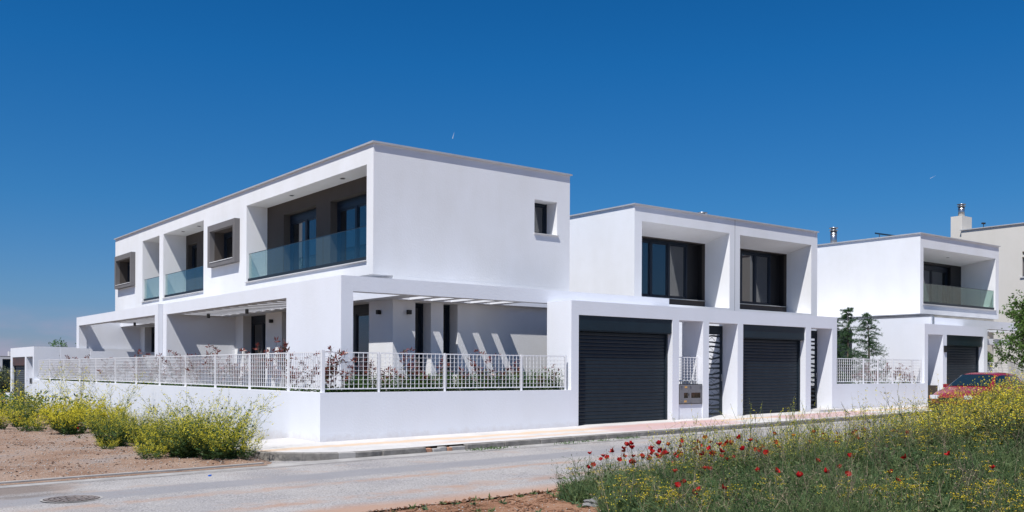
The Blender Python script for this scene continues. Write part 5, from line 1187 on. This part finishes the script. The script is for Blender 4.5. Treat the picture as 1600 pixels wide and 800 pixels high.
def pebbles(name, label, n, fx0, fx1, fy0, fy1, zfun, s0, s1, m):
    x = r.uniform(fx0, fx1, n); y = r.uniform(fy0, fy1, n); z = np.array([zfun(a, b_) for a, b_ in zip(x, y)]); s_ = r.uniform(s0, s1, n)*r.uniform(.5, 1, n)
    base = np.array([(1, 0, 0), (-.3, .9, .1), (-.7, -.7, 0), (.1, .1, .8), (0, 0, -.5)]); F = np.array([(0, 1, 3), (1, 2, 3), (2, 0, 3), (1, 0, 4), (2, 1, 4), (0, 2, 4)])
    a = r.uniform(0, 6.28, n); ca, sa = np.cos(a), np.sin(a)
    V = base[None]*np.array([1, 1, .7])*s_[:, None, None]*(1+r.normal(size=(n, 5, 1))*.2)
    V = np.stack([V[..., 0]*ca[:, None]-V[..., 1]*sa[:, None], V[..., 0]*sa[:, None]+V[..., 1]*ca[:, None], V[..., 2]], -1)+np.stack([x, y, z], 1)[:, None, :]
    me = np_mesh(name, V.reshape(-1, 3), (F[None]+np.arange(n)[:, None, None]*5).reshape(-1, 3), [m]); return tag(link(name, me), label, 'stones', kind='stuff')
CHIP = mat('pale_stone_chip', (.50, .46, .42), .9, (20, .4)); CLOD = mat('red_clod', (.25, .13, .075), .95, (16, .4))
pebbles('gravel', 'pale stone chips strewn over the dirt lot', 8500, -10, -1.9, -1.75, 11, lambda x, y: zd(x, y)+.006, .005, .026, CHIP)
pebbles('gravel', 'loose grit lying in the gutter and on the road', 3500, -9, 9, -7.6, -1.9, lambda x, y: zr(x)+.003, .003, .010, CHIP)
pebbles('earth_clods', 'crumbly clods of red earth at the lower edge of the picture', 6000, -5.5, .6, -12.5, -7.85, lambda x, y: zf(x, y)+.004, .006, .045, CLOD)
pebbles('gravel', 'pale pebbles lying on the red earth', 900, -5, .4, -12, -7.9, lambda x, y: zf(x, y)+.012, .006, .022, CHIP)
pebbles('clods', 'brown clods and small stones on the dirt lot', 2200, -10, -1.9, -1.7, 11, lambda x, y: zd(x, y)+.004, .008, .04, mat('brown_clod', (.16, .10, .075), .95, (16, .5)))
# manhole cover in the road
MHL = mat('worn_cast_iron', (.27, .23, .21), .6, (9, .3), None, .4)
MHM = mat('rusty_cast_iron', (.15, .12, .105), .75, (8, .4), (40, .4, .004), .4)
mx_, my_, mz_ = -5.78, -4.14, zr(-5.78); mh = thing('manhole_cover', (mx_, my_, mz_), 'round brown cast-iron manhole cover with a segmented pattern, lower left in the road', 'manhole cover')
MB().cyl((mx_, my_, mz_-.02), (mx_, my_, mz_+.006), .36, .36, 40).build('cover_plate', MHM, mh)
mb = MB()
for i in range(48):
    a0, a1 = 2*math.pi*i/48, 2*math.pi*(i+1)/48
    c = lambda a, q, z: (mx_+q*math.cos(a), my_+q*math.sin(a), mz_+z)
    mb.quad(c(a0, .365, .009), c(a1, .365, .009), c(a1, .40, .009), c(a0, .40, .009)); mb.quad(c(a0, .365, .0), c(a1, .365, .0), c(a1, .365, .009), c(a0, .365, .009))
mb.build('frame_ring', CONC, mh, fix=False)
for ri, (q0, q1, cnt) in enumerate(((.30, .345, 18), (.235, .28, 14), (.165, .21, 10), (.09, .14, 6))):
    mb = MB()
    for i in range(cnt):
        a0, a1 = 2*math.pi*(i+.1)/cnt+ri*.3, 2*math.pi*(i+.86)/cnt+ri*.3; q = []
        for s_ in range(4):
            a = a0+(a1-a0)*s_/3; q.append(a)
        for u_, v_ in zip(q[:-1], q[1:]):
            mb.quad(c(u_, q0, .014), c(v_, q0, .014), c(v_, q1, .014), c(u_, q1, .014)); mb.quad(c(u_, q0, .006), c(v_, q0, .006), c(v_, q0, .014), c(u_, q0, .014))
    mb.build('raised_pattern', MHL, mh, fix=False)
BLUE = mat('blue_plastic', (.02, .12, .5), .4)
tag(MB().cyl((-3.35, -2.75, zr(-3.3)), (-3.35, -2.75, zr(-3.3)+.022), .02, .018, 12).cyl((-3.32, -2.73, zr(-3.3)), (-3.31, -2.72, zr(-3.3)+.02), .012, .01, 8).build('bottle_cap', BLUE), 'tiny blue plastic cap lying by the gutter strip', 'litter')
# contrails high in the sky
TRL = bpy.data.materials.new('ice_cloud'); TRL.use_nodes = True; t_ = TRL.node_tree
tr_ = N(t_, 'ShaderNodeBsdfTransparent'); ms_ = N(t_, 'ShaderNodeMixShader'); ms_.inputs[0].default_value = .35; t_.nodes['Principled BSDF'].inputs['Base Color'].default_value = (.85, .88, .92, 1)
t_.links.new(tr_.outputs[0], ms_.inputs[1]); t_.links.new(t_.nodes['Principled BSDF'].outputs[0], ms_.inputs[2]); t_.links.new(ms_.outputs[0], t_.nodes['Material Output'].inputs[0])
def trail(u_, v_, du, dv, w, label):
    D_ = 4000; l = (u_-800)/1495.*D_; h_ = (580-v_)/1495.*D_; pc = Vector(CAM)+fwd*D_+rt*l+up*h_; dl = rt*(du/1495.*D_)+up*(-dv/1495.*D_)
    mb = MB(); mb.cyl(pc, pc+dl, w, w*.15, 8); o = mb.build('contrail', TRL); tag(o, label, 'contrail', kind=None); return o
trail(705.5, 217, 2.5, -10, 2.0, 'short faint white contrail above the big house')
trail(1452, 276, 9, -5, 1.0, 'very faint short contrail above the right-hand house')
